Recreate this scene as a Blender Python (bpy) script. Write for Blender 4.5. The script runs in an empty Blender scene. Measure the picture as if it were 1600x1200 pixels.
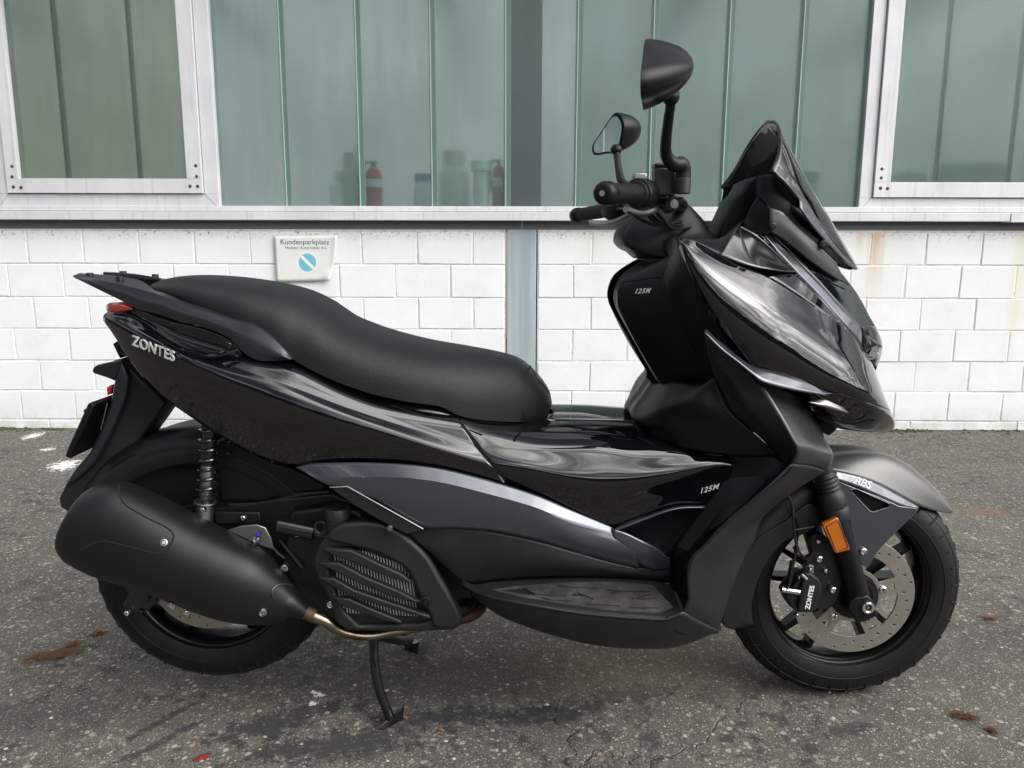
import bpy, bmesh, math, random
from mathutils import Vector, Matrix, noise
from mathutils.bvhtree import BVHTree
random.seed(7)
sc = bpy.context.scene
R = math.radians
ZERO = Vector((0, 0, 0))
# ------------------------------------------------------------------ camera
CAM = Vector((0, -1.58, 0.96)); PITCH = R(9.83); ROLL = R(0.12); FPX = 1200.0
cd = bpy.data.cameras.new('camera'); cam = bpy.data.objects.new('camera', cd); sc.collection.objects.link(cam)
cd.sensor_width = 36; cd.lens = 27.0; cd.clip_end = 400; cd.clip_start = 0.02
MC = Matrix.Rotation(R(90) - PITCH, 4, 'X') @ Matrix.Rotation(ROLL, 4, 'Z')
cam.matrix_world = Matrix.Translation(CAM) @ MC
sc.camera = cam
ROT = MC.to_3x3()
# ------------------------------------------------------------------ light
SUN_EL, SUN_AZ = R(38), R(-32)      # azimuth measured from +X towards +Y
sd = Vector((math.cos(SUN_EL) * math.cos(SUN_AZ), math.cos(SUN_EL) * math.sin(SUN_AZ), math.sin(SUN_EL)))
ld = bpy.data.lights.new('sun', 'SUN'); ld.energy = 0.9; ld.angle = R(22); ld.color = (1.0, 0.97, 0.93)
lo = bpy.data.objects.new('sun', ld); sc.collection.objects.link(lo)
lo.rotation_euler = sd.to_track_quat('Z', 'Y').to_euler()
w = bpy.data.worlds.new('World'); sc.world = w; w.use_nodes = True
nt = w.node_tree; N = nt.nodes; L = nt.links
for n in list(N): N.remove(n)
out = N.new('ShaderNodeOutputWorld'); bg = N.new('ShaderNodeBackground'); bg.inputs['Strength'].default_value = 0.11
sky = N.new('ShaderNodeTexSky'); sky.sky_type = 'NISHITA'; sky.sun_disc = False
sky.sun_elevation = SUN_EL; sky.sun_rotation = R(90) - SUN_AZ; sky.air_density = 1.0; sky.dust_density = 1.5
tc = N.new('ShaderNodeTexCoord'); sx = N.new('ShaderNodeSeparateXYZ'); L.new(tc.outputs['Generated'], sx.inputs[0])
def wm(op, a, b=None):
    m = N.new('ShaderNodeMath'); m.operation = op
    for i, v in enumerate((a, b)):
        if v is None: continue
        if isinstance(v, (int, float)): m.inputs[i].default_value = v
        else: L.new(v, m.inputs[i])
    return m.outputs[0]
def wramp(fac, stops):
    r = N.new('ShaderNodeValToRGB'); e = r.color_ramp.elements
    e[0].position, e[0].color = stops[0][0], (*stops[0][1], 1); e[1].position, e[1].color = stops[1][0], (*stops[1][1], 1)
    for p, c in stops[2:]:
        k = e.new(p); k.color = (*c, 1)
    L.new(fac, r.inputs[0]); return r.outputs[0]
zz = wm('ADD', wm('MAXIMUM', sx.outputs[2], 0.0), 0.18)
cx = N.new('ShaderNodeCombineXYZ'); L.new(wm('DIVIDE', sx.outputs[0], zz), cx.inputs[0]); L.new(wm('DIVIDE', sx.outputs[1], zz), cx.inputs[1])
cn = N.new('ShaderNodeTexNoise'); cn.inputs['Scale'].default_value = 1.7; cn.inputs['Detail'].default_value = 9; cn.inputs['Roughness'].default_value = 0.58
cn.inputs['Distortion'].default_value = 0.5
L.new(cx.outputs[0], cn.inputs['Vector'])
cm = wramp(cn.outputs[0], [(0.46, (0, 0, 0)), (0.64, (1, 1, 1))])
cn2 = N.new('ShaderNodeTexNoise'); cn2.inputs['Scale'].default_value = 3.0; cn2.inputs['Detail'].default_value = 6
L.new(cx.outputs[0], cn2.inputs['Vector'])
# glow of cloud round the sun
vd = N.new('ShaderNodeVectorMath'); vd.operation = 'DOT_PRODUCT'; L.new(tc.outputs['Generated'], vd.inputs[0]); vd.inputs[1].default_value = sd
glow = wm('POWER', wm('MAXIMUM', vd.outputs['Value'], 0.0), 4.0)
cm = wm('MINIMUM', wm('ADD', cm, wm('MULTIPLY', glow, 0.55)), 1.0)
cb = wm('ADD', wm('MULTIPLY', wm('MULTIPLY', glow, 290.0), cn2.outputs[0]), wm('MULTIPLY', wm('POWER', cn2.outputs[0], 2.0), 110.0))
cc = N.new('ShaderNodeVectorMath'); cc.operation = 'SCALE'; cc.inputs[0].default_value = (1.0, 0.985, 0.96); L.new(cb, cc.inputs['Scale'])
mx = N.new('ShaderNodeMixRGB'); L.new(cm, mx.inputs[0]); L.new(sky.outputs[0], mx.inputs[1]); L.new(cc.outputs[0], mx.inputs[2])
# distant roofline of the street opposite
rn = N.new('ShaderNodeTexNoise'); rn.inputs['Scale'].default_value = 5.0; rn.inputs['Detail'].default_value = 3; L.new(tc.outputs['Generated'], rn.inputs['Vector'])
rl = wm('ADD', wm('MULTIPLY', wm('MULTIPLY', rn.outputs[0], 0.30), wm('SUBTRACT', 1.0, wm('MULTIPLY', wm('MAXIMUM', sx.outputs[0], 0.0), 0.85))), 0.05)
below = wm('LESS_THAN', sx.outputs[2], rl)
mx2 = N.new('ShaderNodeMixRGB'); L.new(below, mx2.inputs[0]); L.new(mx.outputs[0], mx2.inputs[1]); mx2.inputs[2].default_value = (0.7, 0.66, 0.58, 1)
L.new(mx2.outputs[0], bg.inputs['Color']); L.new(bg.outputs[0], out.inputs[0])
sc.view_settings.view_transform = 'Standard'; sc.view_settings.look = 'None'; sc.view_settings.gamma = 1
sc.view_settings.exposure = -0.92
sc.cycles.use_denoising = True
sc.cycles.max_bounces = 10; sc.cycles.transparent_max_bounces = 12
sc.cycles.caustics_reflective = False; sc.cycles.caustics_refractive = True

# ------------------------------------------------------------------ helpers
def P(px, py, Y=0.0):
    d = ROT @ Vector(((px - 800) / FPX, -(py - 600) / FPX, -1))
    return CAM + d * ((Y - CAM.y) / d.y)
def G(px, py, z=0.0):
    d = ROT @ Vector(((px - 800) / FPX, -(py - 600) / FPX, -1))
    return CAM + d * ((z - CAM.z) / d.z)
def PW(t): return P(t[0], t[1], -t[2])
def crop(x0, y0, s):
    return lambda u, v, w_=0.0: (x0 + u / s, y0 + v / s, w_)
cA = crop(60, 400, 3.636); cB = crop(60, 640, 3.636); cC = crop(400, 700, 3.636); cD = crop(860, 40, 3.2); cE = crop(940, 340, 3.2)
cF = crop(1020, 680, 3.077); cG = crop(400, 480, 2.667); cH = crop(720, 740, 3.636); cI = crop(1140, 820, 5); cJ = crop(1180, 680, 5)
cK = crop(1120, 180, 5); cM = crop(0, 620, 4); cS = crop(480, 880, 4); cQ = crop(140, 840, 4); cX = crop(240, 640, 5); cY = crop(1080, 560, 6.667)

def catmull(pts, n, closed=False):
    pts = [Vector(p) for p in pts]
    if closed: pts = [pts[-1]] + pts + [pts[0], pts[1]]
    else:
        if len(pts) == 2:
            return [pts[0].lerp(pts[1], i / (n - 1)) for i in range(n)]
        pts = [pts[0] * 2 - pts[1]] + pts + [pts[-1] * 2 - pts[-2]]
    t = [0.0]
    for i in range(1, len(pts)): t.append(t[-1] + max((pts[i] - pts[i - 1]).length, 1e-6) ** 0.5)
    # arc-ish length for distribution
    seg = [(pts[i + 1] - pts[i]).length + 1e-9 for i in range(1, len(pts) - 2)]
    tot = sum(seg); res = []
    m = n if closed else n - 1
    for k in range(n):
        s = tot * k / m; i = 0
        while i < len(seg) - 1 and s > seg[i]: s -= seg[i]; i += 1
        f = min(s / seg[i], 1.0); i += 1
        t0, t1, t2, t3 = t[i - 1:i + 3]; tt = t1 + (t2 - t1) * f
        p0, p1, p2, p3 = pts[i - 1:i + 3]
        a1 = p0 * ((t1 - tt) / (t1 - t0)) + p1 * ((tt - t0) / (t1 - t0))
        a2 = p1 * ((t2 - tt) / (t2 - t1)) + p2 * ((tt - t1) / (t2 - t1))
        a3 = p2 * ((t3 - tt) / (t3 - t2)) + p3 * ((tt - t2) / (t3 - t2))
        b1 = a1 * ((t2 - tt) / (t2 - t0)) + a2 * ((tt - t0) / (t2 - t0))
        b2 = a2 * ((t3 - tt) / (t3 - t1)) + a3 * ((tt - t1) / (t3 - t1))
        res.append(b1 * ((t2 - tt) / (t2 - t1)) + b2 * ((tt - t1) / (t2 - t1)))
    return res

LOCAL = set()
def link(name, me, mat, parent=None, smooth=True, angle=38, bev=0, solid=0, sub=0):
    o = bpy.data.objects.new(name, me); sc.collection.objects.link(o)
    if mat is not None:
        if not me.materials: me.materials.append(mat)
    if parent is not None:
        o.parent = parent; q = parent
        while q.parent is not None: q = q.parent
        if q.type == 'EMPTY' and q.name not in LOCAL: o.matrix_parent_inverse = Matrix.Translation(-q.location) if parent is q else Matrix.Identity(4)
    if smooth:
        for p in me.polygons: p.use_smooth = True
        if angle < 180: me.set_sharp_from_angle(angle=R(angle))
    if solid:
        m = o.modifiers.new('solid', 'SOLIDIFY'); m.thickness = solid; m.offset = -1
    if bev:
        m = o.modifiers.new('bevel', 'BEVEL'); m.width = bev; m.segments = 2; m.limit_method = 'ANGLE'; m.angle_limit = R(35); m.harden_normals = False
    return o
def mesh(name, V, Fc):
    me = bpy.data.meshes.new(name); me.from_pydata([tuple(v) for v in V], [], Fc); me.update(); return me

def grid_faces(nu, nv, off=0, flip=False, closed_v=False):
    f = []
    for j in range(nv if closed_v else nv - 1):
        j2 = (j + 1) % nv
        for i in range(nu - 1):
            q = (off + j * nu + i, off + j * nu + i + 1, off + j2 * nu + i + 1, off + j2 * nu + i)
            f.append(q[::-1] if flip else q)
    return f

class MB:
    def __init__(s): s.V = []; s.F = []
    def add(s, V, Fc):
        o = len(s.V); s.V += [Vector(v) for v in V]; s.F += [tuple(i + o for i in f) for f in Fc]
    def grid(s, rows, flip=False, closed_v=False):
        nu = len(rows[0]); s.add([v for r in rows for v in r], grid_faces(nu, len(rows), 0, flip, closed_v))
    def mirror(s):
        n = len(s.V); s.V += [Vector((v.x, -v.y, v.z)) for v in s.V[:n]]; s.F += [tuple(i + n for i in f[::-1]) for f in list(s.F)]
    def box(s, a, b):
        a = Vector(a); b = Vector(b)
        v = [(x, y, z) for x in (a.x, b.x) for y in (a.y, b.y) for z in (a.z, b.z)]
        s.add(v, [(0, 1, 3, 2), (4, 6, 7, 5), (0, 4, 5, 1), (2, 3, 7, 6), (0, 2, 6, 4), (1, 5, 7, 3)])
    def tube(s, pts, r, n=12, seg=None, cap=True):
        if seg: pts = catmull(pts, seg)
        pts = [Vector(p) for p in pts]; m = len(pts)
        rr = r if isinstance(r, (list, tuple)) else [r] * m
        if len(rr) != m:
            rr = [rr[0] + (0 if len(rr) == 1 else 0)] * m if len(rr) == 1 else [rr[min(int(k * (len(rr) - 1) / (m - 1)), len(rr) - 2)] * (1 - (k * (len(rr) - 1) / (m - 1)) % 1) + rr[min(int(k * (len(rr) - 1) / (m - 1)) + 1, len(rr) - 1)] * ((k * (len(rr) - 1) / (m - 1)) % 1) if k < m - 1 else rr[-1] for k in range(m)]
        T = [(pts[min(i + 1, m - 1)] - pts[max(i - 1, 0)]).normalized() for i in range(m)]
        up = Vector((0, 0, 1)) if abs(T[0].z) < 0.9 else Vector((1, 0, 0))
        u = T[0].cross(up).normalized(); rows = []
        for i in range(m):
            u = (u - T[i] * u.dot(T[i])).normalized(); v = T[i].cross(u)
            rows.append([pts[i] + (u * math.cos(2 * math.pi * k / n) + v * math.sin(2 * math.pi * k / n)) * rr[i] for k in range(n)])
        o = len(s.V); s.V += [v for r_ in rows for v in r_]
        for i in range(m - 1):
            for k in range(n):
                s.F.append((o + i * n + k, o + i * n + (k + 1) % n, o + (i + 1) * n + (k + 1) % n, o + (i + 1) * n + k))
        if cap: s.F.append(tuple(o + k for k in range(n))[::-1]); s.F.append(tuple(o + (m - 1) * n + k for k in range(n)))
    def lathe(s, c, prof, n=64, axis=Vector((0, 1, 0)), a0=0, a1=2 * math.pi):
        """prof: list of (radius, offset along axis)"""
        c = Vector(c); axis = Vector(axis).normalized()
        u = axis.cross(Vector((0, 0, 1)) if abs(axis.z) < 0.9 else Vector((1, 0, 0))).normalized(); v = axis.cross(u)
        full = abs(a1 - a0 - 2 * math.pi) < 1e-6; m = n if full else n + 1
        o = len(s.V)
        for r_, h in prof:
            for k in range(m):
                a = a0 + (a1 - a0) * k / n
                s.V.append(c + axis * h + (u * math.cos(a) + v * math.sin(a)) * r_)
        for j in range(len(prof) - 1):
            for k in range(n):
                k2 = (k + 1) % m
                s.F.append((o + j * m + k, o + j * m + k2, o + (j + 1) * m + k2, o + (j + 1) * m + k))
    def build(s, name, mat, parent=None, fix=True, **k):
        me = mesh(name, s.V, s.F)
        if fix:
            bm = bmesh.new(); bm.from_mesh(me); bmesh.ops.remove_doubles(bm, verts=bm.verts, dist=1e-5)
            bmesh.ops.recalc_face_normals(bm, faces=bm.faces); bm.to_mesh(me); bm.free()
        return link(name, me, mat, parent, **k)

def relax(row, ny, nxz):
    row = [v.copy() for v in row]
    for it in range(max(ny, nxz)):
        q = [v.copy() for v in row]
        for i in range(1, len(row) - 1):
            m_ = (q[i - 1] + q[i + 1]) * .25 + q[i] * .5
            if it < ny: row[i].y = m_.y
            if it < nxz: row[i].x = m_.x; row[i].z = m_.z
    return row
def surf(rows, nu=32, nv=5, sharp=(), sm=None):
    """rows of world points -> dense grid rows; rows in `sharp` keep a crease"""
    S = [catmull(r, nu) for r in rows]
    if sm: S = [relax(r, *sm) for r in S]
    br = [0] + [i for i in sharp] + [len(S) - 1]; br = sorted(set(br)); outr = []
    for a, b in zip(br[:-1], br[1:]):
        n = (b - a) * nv + 1
        cols = [catmull([S[j][i] for j in range(a, b + 1)], n) for i in range(nu)]
        rr = [[cols[i][k] for i in range(nu)] for k in range(n)]
        outr += rr if not outr else rr[1:]
    return outr
def patch(name, rows, mat, parent, nu=32, nv=5, sharp=(), mirror=True, solid=0.003, angle=40, flip=False, close=None, raw=False, sm=None):
    """rows of (px, py, halfwidth) seen on the near side; mirrored about the centre plane"""
    W_ = rows if raw else [[PW(t) for t in r] for r in rows]
    if close: W_ = close(W_)
    g = surf(W_, nu, nv, sharp, sm)
    m = MB(); m.grid(g, flip)
    # orient towards the camera side (-Y / outwards)
    n = Vector((0, 0, 0))
    for f in m.F:
        a, b, c = m.V[f[0]], m.V[f[1]], m.V[f[2]]; n += (b - a).cross(c - a)
    if n.y > 0 and not flip: m.F = [f[::-1] for f in m.F]
    if mirror and min(abs(v.y) for v in m.V) > .002:
        o = m.build(name, mat, parent, fix=False, solid=solid, angle=angle)
        q = MB(); q.V = [Vector((v.x, -v.y, v.z)) for v in m.V]; q.F = [f[::-1] for f in m.F]; q.build(name, mat, parent, fix=False, solid=solid, angle=angle)
        return o
    if mirror:
        m.mirror(); me = mesh(name, m.V, m.F); bm = bmesh.new(); bm.from_mesh(me); bmesh.ops.remove_doubles(bm, verts=bm.verts, dist=1e-5); bm.to_mesh(me); bm.free()
        return link(name, me, mat, parent, solid=solid, angle=angle)
    return m.build(name, mat, parent, fix=False, solid=solid, angle=angle)

def plate(name, outline, mat, parent, w=0.1, th=0.01, bev=0.002, holes=(), smooth_n=0, mirror=False, raw=False, shear=None, angle=38):
    """flat shape in the XZ plane; front face at Y=-w, thickness th going inwards (+Y)"""
    def conv(o_):
        q = [Vector((p[0], 0, p[1])) for p in o_] if raw else [P(p[0], p[1], -w) for p in o_]
        if smooth_n: q = catmull(q, smooth_n, closed=True)
        return q
    cu = bpy.data.curves.new(name, 'CURVE'); cu.dimensions = '2D'; cu.fill_mode = 'BOTH'
    cu.extrude = max(th / 2 - bev, 1e-4); cu.bevel_depth = bev; cu.bevel_resolution = 2; cu.offset = -bev
    for o_ in [outline] + list(holes):
        q = conv(o_) if (o_ is outline or not raw) else [Vector((p[0], 0, p[1])) for p in o_]
        sp = cu.splines.new('POLY'); sp.points.add(len(q) - 1); sp.use_cyclic_u = True
        for i, v in enumerate(q): sp.points[i].co = (v.x, v.z, 0, 1)
    ob = bpy.data.objects.new('tmp', cu); sc.collection.objects.link(ob)
    dg = bpy.context.evaluated_depsgraph_get(); me = bpy.data.meshes.new_from_object(ob.evaluated_get(dg))
    bpy.data.objects.remove(ob); bpy.data.curves.remove(cu)
    yc = -w + th / 2
    for v in me.vertices:
        x, y, z = v.co; Y = yc - z
        if shear: Y += shear(x, y)
        v.co = (x, Y, y)
    me.name = name
    if mirror:
        link(name, mesh(name, [Vector((v.co.x, -v.co.y, v.co.z)) for v in me.vertices], [tuple(p.vertices)[::-1] for p in me.polygons]), mat, parent, angle=angle)
    return link(name, me, mat, parent, angle=angle)

def bvh(objs):
    V = []; Fc = []
    dg = bpy.context.evaluated_depsgraph_get()
    for o in objs:
        n = len(V); V += [v.co.copy() for v in o.data.vertices]; Fc += [tuple(i + n for i in p.vertices) for p in o.data.polygons]
    return BVHTree.FromPolygons(V, Fc)
def hit(tree, px, py, dflt=0.2):
    d = (ROT @ Vector(((px - 800) / FPX, -(py - 600) / FPX, -1))).normalized()
    loc, nrm, i, dist = tree.ray_cast(CAM, d)
    if loc is None: return P(px, py, -dflt), Vector((0, -1, 0))
    if nrm.dot(d) > 0: nrm = -nrm
    return loc, nrm
def bolt(name, mat, parent, px, py, r, tree=None, w=0.2, h=0.004, nrm=None, hexa=False):
    p, n = hit(tree, px, py, w) if tree else (P(px, py, -w), Vector((0, -1, 0)))
    if nrm: n = Vector(nrm)
    m = MB(); m.lathe(p - n * 0.002, [(0, 0.002 + h), (r * .45, h + .002), (r * .45, h * .5), (r * .55, h * .5), (r * .6, h + .002), (r * .85, h * 0.85 + .002), (r, h * .4), (r, -.002)], 6 if hexa else 18, n)
    return m.build(name, mat, parent, angle=30)
def line_on(name, mat, parent, pts, tree, r=0.0007, n=30, w=0.2, off=0.0003):
    q = catmull([Vector((x, y, 0)) for x, y in pts], n) if n else [Vector((x, y, 0)) for x, y in pts]
    W_ = []
    for t in q:
        p, nn = hit(tree, t.x, t.y, w); W_.append(p + nn * off)
    m = MB(); m.tube(W_, r, 6); return m.build(name, mat, parent)
def text_mesh(name, s, mat, parent, origin, right, up, size, ext=0.0006, shear=0.0, bold=0.0, tree=None, align='CENTER', gap=1.0):
    cu = bpy.data.curves.new(name, 'FONT'); cu.body = s; cu.size = size; cu.extrude = ext; cu.shear = shear; cu.offset = bold
    cu.align_x = align; cu.align_y = 'CENTER'; cu.space_character = gap
    ob = bpy.data.objects.new('tmp', cu); sc.collection.objects.link(ob)
    dg = bpy.context.evaluated_depsgraph_get(); me = bpy.data.meshes.new_from_object(ob.evaluated_get(dg))
    bpy.data.objects.remove(ob); bpy.data.curves.remove(cu)
    right = Vector(right).normalized(); up = Vector(up); up = (up - right * up.dot(right)).normalized(); n = right.cross(up)
    for v in me.vertices:
        p = origin + right * v.co.x + up * v.co.y
        if tree:
            loc, nn, i, dist = tree.ray_cast(p + n * 0.1, -n, 0.3)
            if loc: p = loc
        v.co = p + n * (v.co.z + ext * 0.7)
    me.name = name
    return link(name, me, mat, parent, smooth=False)
def empty(name, loc, label=None, cat=None, group=None):
    o = bpy.data.objects.new(name, None); sc.collection.objects.link(o); o.location = loc; o.empty_display_size = .1
    if label: o['label'] = label; o['category'] = cat
    if group: o['group'] = group
    return o
def tag(o, label, cat, group=None):
    o['label'] = label; o['category'] = cat
    if group: o['group'] = group
    return o

# ------------------------------------------------------------------ materials
class MT:
    def __init__(s, name):
        s.m = bpy.data.materials.new(name); s.m.use_nodes = True; s.t = s.m.node_tree; s.N = s.t.nodes; s.L = s.t.links
        s.b = s.N['Principled BSDF']; s.out = s.N['Material Output']; s.tc = s.N.new('ShaderNodeTexCoord')
    def set(s, **k):
        for a, v in k.items():
            a = a.replace('_', ' ')
            i = s.b.inputs[a]
            if isinstance(v, (int, float)): i.default_value = v
            elif isinstance(v, tuple): i.default_value = (*v, 1) if len(v) == 3 else v
            else: s.L.new(v, i)
        return s
    def node(s, typ, **k):
        n = s.N.new(typ)
        for a, v in k.items():
            if a.startswith('_'): setattr(n, a[1:], v)
            else:
                a = a.replace('_', ' '); a = int(a[1:]) if a[0] == 'i' and a[1:].isdigit() else a
                if isinstance(v, (int, float, tuple, Vector)): n.inputs[a].default_value = v
                else: s.L.new(v, n.inputs[a])
        return n
    def noise(s, scale, detail=4, rough=.5, vec=None, dist=0):
        n = s.node('ShaderNodeTexNoise', Scale=scale, Detail=detail, Roughness=rough, Distortion=dist)
        s.L.new(vec or s.tc.outputs['Object'], n.inputs['Vector']); return n.outputs[0]
    def voro(s, scale, feat='F1', vec=None, rnd=1.0):
        n = s.node('ShaderNodeTexVoronoi', Scale=scale, Randomness=rnd); n.feature = feat
        s.L.new(vec or s.tc.outputs['Object'], n.inputs['Vector']); return n
    def ramp(s, f, stops):
        r = s.N.new('ShaderNodeValToRGB'); e = r.color_ramp.elements
        stops = [(p, (c, c, c) if isinstance(c, (int, float)) else c) for p, c in stops]
        e[0].position, e[0].color = stops[0][0], (*stops[0][1], 1); e[1].position, e[1].color = stops[1][0], (*stops[1][1], 1)
        for p, c in stops[2:]:
            k = e.new(p); k.color = (*c, 1)
        s.L.new(f, r.inputs[0]); return r.outputs[0]
    def math(s, op, a, b=None, clamp=False):
        m = s.N.new('ShaderNodeMath'); m.operation = op; m.use_clamp = clamp
        for i, v in enumerate((a, b)):
            if v is None: continue
            if isinstance(v, (int, float)): m.inputs[i].default_value = v
            else: s.L.new(v, m.inputs[i])
        return m.outputs[0]
    def mix(s, f, a, b, typ='MIX'):
        m = s.N.new('ShaderNodeMixRGB'); m.blend_type = typ
        for i, v in enumerate((f, a, b)):
            if isinstance(v, (int, float)): m.inputs[i].default_value = v if i == 0 else (v, v, v, 1)
            elif isinstance(v, tuple): m.inputs[i].default_value = (*v, 1)
            else: s.L.new(v, m.inputs[i])
        return m.outputs[0]
    def bump(s, h, strength=.3, dist=.001, nrm=None):
        b = s.N.new('ShaderNodeBump'); b.inputs['Strength'].default_value = strength; b.inputs['Distance'].default_value = dist
        s.L.new(h, b.inputs['Height'])
        if nrm is not None: s.L.new(nrm, b.inputs['Normal'])
        s.L.new(b.outputs[0], s.b.inputs['Normal']); return b.outputs[0]

def simple(name, col, rough=.5, metal=0.0, bump=None, dust=0.0, **k):
    t = MT(name); t.set(Base_Color=col, Roughness=rough, Metallic=metal, **k)
    if bump:
        t.bump(t.noise(bump[0], 2), bump[1], bump[2])
    if dust:
        f = t.ramp(t.noise(9, 6, .65), [(.45, 0.0), (.75, dust)])
        t.set(Base_Color=t.mix(f, col, (.22, .20, .17)))
        t.set(Roughness=t.math('ADD', t.math('MULTIPLY', f, .5), rough))
    return t.m
M = {}
t = MT('gloss_black_paint'); t.set(Base_Color=(.003, .003, .004), Roughness=.5, Specular_IOR_Level=0.0, Coat_Weight=1.0, Coat_Roughness=.01, Coat_IOR=1.66); M['gloss'] = t.m
t = MT('gunmetal_paint'); fl = t.voro(1800); 
t.set(Base_Color=t.mix(.25, (.078, .084, .102), fl.outputs['Color'], 'MULTIPLY'), Roughness=.3, Metallic=.6, Coat_Weight=.8, Coat_Roughness=.04, Coat_IOR=1.5); M['gun'] = t.m
t = MT('matte_grey_paint'); fl = t.voro(1500)
t.set(Base_Color=t.mix(.2, (.12, .12, .115), fl.outputs['Color'], 'MULTIPLY'), Roughness=.42, Metallic=.5); M['mgrey'] = t.m
M['satin'] = simple('satin_black_plastic', (.003, .0034, .0045), .42, bump=(1400, .25, .0004), dust=.01, Specular_IOR_Level=.26)
M['legm'] = simple('dark_grey_satin_paint', (.055, .056, .06), .30, .6, bump=(1400, .2, .0004), Coat_Weight=.3, Coat_Roughness=.15)
M['cast'] = simple('black_anodised_cast', (.03, .031, .034), .38, .4, bump=(900, .2, .0004))
M['satin2'] = simple('textured_black_plastic', (.0105, .011, .0125), .46, bump=(900, .4, .0006), dust=.04, Specular_IOR_Level=.34)
M['dark'] = simple('dark_engine_metal', (.006, .006, .007), .45, bump=(300, .3, .001))
t = MT('seat_vinyl'); vv = t.voro(700); t.set(Base_Color=(.008, .0084, .0095), Roughness=.46, Specular_IOR_Level=.36)
t.bump(t.math('ADD', vv.outputs['Distance'], t.math('MULTIPLY', t.noise(20, 3), .3)), .5, .0009); M['seat'] = t.m
t = MT('muffler_black'); t.set(Base_Color=(.005, .0053, .006), Roughness=.45, Specular_IOR_Level=.36); t.bump(t.noise(1600, 2), .2, .0004); M['muf'] = t.m
M['rubber'] = simple('tyre_rubber', (.0055, .0055, .006), .5, bump=(160, .25, .0008), dust=.02, Specular_IOR_Level=.28)
M['chrome'] = simple('bright_zinc', (.75, .76, .78), .16, 1.0)
M['alu'] = simple('cast_aluminium', (.33, .33, .33), .38, 1.0, bump=(500, .2, .0004))
M['glossdark'] = simple('black_enamel', (.006, .006, .007), .14, IOR=1.6)
M['line'] = simple('shut_line_gap', (.001, .001, .001), .9)
M['lgrey'] = simple('radiator_fin', (.62, .63, .65), .4, .7)
M['rimb'] = simple('black_rim_paint', (.003, .003, .0035), .22, Specular_IOR_Level=.35)
M['cable'] = simple('cable_sheath', (.008, .008, .008), .3)
t = MT('brake_disc_steel'); t.set(Base_Color=t.mix(t.noise(60, 3), (.30, .28, .25), (.40, .375, .34)), Roughness=.42, Metallic=.85); M['disc'] = t.m
t = MT('heated_steel_pipe'); f = t.noise(14, 3)
t.set(Base_Color=t.ramp(f, [(.35, (.22, .18, .13)), (.5, (.28, .24, .185)), (.65, (.15, .09, .06))]), Roughness=.3, Metallic=1.0); M['pipe'] = t.m
M['rust'] = simple('rusty_pipe', (.07, .042, .027), .6, .5, bump=(200, .3, .001))
t = MT('amber_reflector'); wv = t.node('ShaderNodeTexVoronoi', Scale=420.0); t.L.new(t.tc.outputs['Object'], wv.inputs['Vector'])
t.set(Base_Color=(.42, .105, .0005), Roughness=.15, Coat_Weight=1.0, Subsurface_Weight=0.0); t.bump(wv.outputs['Distance'], .5, .001); M['amber'] = t.m
M['redlens'] = simple('red_lens', (.55, .02, .008), .12, Coat_Weight=1.0)
t = MT('clear_lens'); t.set(Base_Color=(.8, .82, .84), Roughness=.03, Transmission_Weight=1.0, IOR=1.4); M['lens'] = t.m
t = MT('smoked_screen'); t.set(Base_Color=(.025, .025, .027), Roughness=.01, Transmission_Weight=1.0, IOR=1.55); M['smoke'] = t.m
M['mirror'] = simple('mirror_glass', (.72, .76, .76), .01, 1.0)
M['emblem'] = simple('silver_emblem', (.62, .62, .62), .45, .35)
M['white'] = simple('white_print', (.7, .7, .7), .5)
M['blue'] = simple('blue_paint_mark', (.01, .02, .22), .5)
M['yellow'] = simple('yellow_paint_mark', (.5, .3, .01), .5)
# ================================================================== GROUND
YW = 2.52
t = MT('asphalt'); oc = t.tc.outputs['Object']
big = t.noise(1.1, 5, .6); med = t.noise(6, 5, .65); fine = t.noise(260, 3, .6)
v1 = t.voro(85); v2 = t.voro(190); v3 = t.voro(420)
wd = t.node('ShaderNodeVectorMath', _operation='ADD'); t.L.new(oc, wd.inputs[0])
nz = t.node('ShaderNodeTexNoise', Scale=30.0, Detail=2.0); t.L.new(oc, nz.inputs['Vector'])
sc1 = t.node('ShaderNodeVectorMath', _operation='SCALE'); t.L.new(nz.outputs['Color'], sc1.inputs[0]); sc1.inputs['Scale'].default_value = .012
t.L.new(sc1.outputs[0], wd.inputs[1]); v0 = t.voro(42, vec=wd.outputs[0])
def bw(sock):
    n = t.node('ShaderNodeSeparateColor'); t.L.new(sock, n.inputs[0]); return n.outputs
base = t.ramp(med, [(.3, (.102, .094, .078)), (.7, (.200, .185, .153))])
base = t.mix(t.ramp(big, [(.35, 0.0), (.7, .55)]), base, (.092, .091, .088))
base = t.mix(t.ramp(fine, [(.35, .8), (.7, 0.0)]), base, (.028, .028, .026))
def stones(col, v, thr, size, hue):
    c = bw(v.outputs['Color'])
    pick = t.math('GREATER_THAN', c[0], thr)
    disc = t.math('LESS_THAN', v.outputs['Distance'], t.math('MULTIPLY', t.math('ADD', c[2], .45), size))
    f = t.math('MULTIPLY', pick, disc)
    return t.mix(t.math('MULTIPLY', f, .88), col, t.ramp(c[1], hue)), f
H1 = [(0.0, (.15, .14, .12)), (.45, (.21, .195, .165)), (.8, (.36, .34, .30)), (.93, (.24, .16, .10)), (1.0, (.11, .10, .095))]
H2 = [(0.0, (.11, .107, .096)), (.5, (.19, .18, .155)), (.9, (.46, .44, .40)), (1.0, (.22, .17, .11))]
base, f3 = stones(base, v3, .42, .36, H2)
base, f2 = stones(base, v2, .62, .36, H2)
base, f1 = stones(base, v1, .62, .36, H1)
base, f0 = stones(base, v0, .86, .29, H1)
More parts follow.
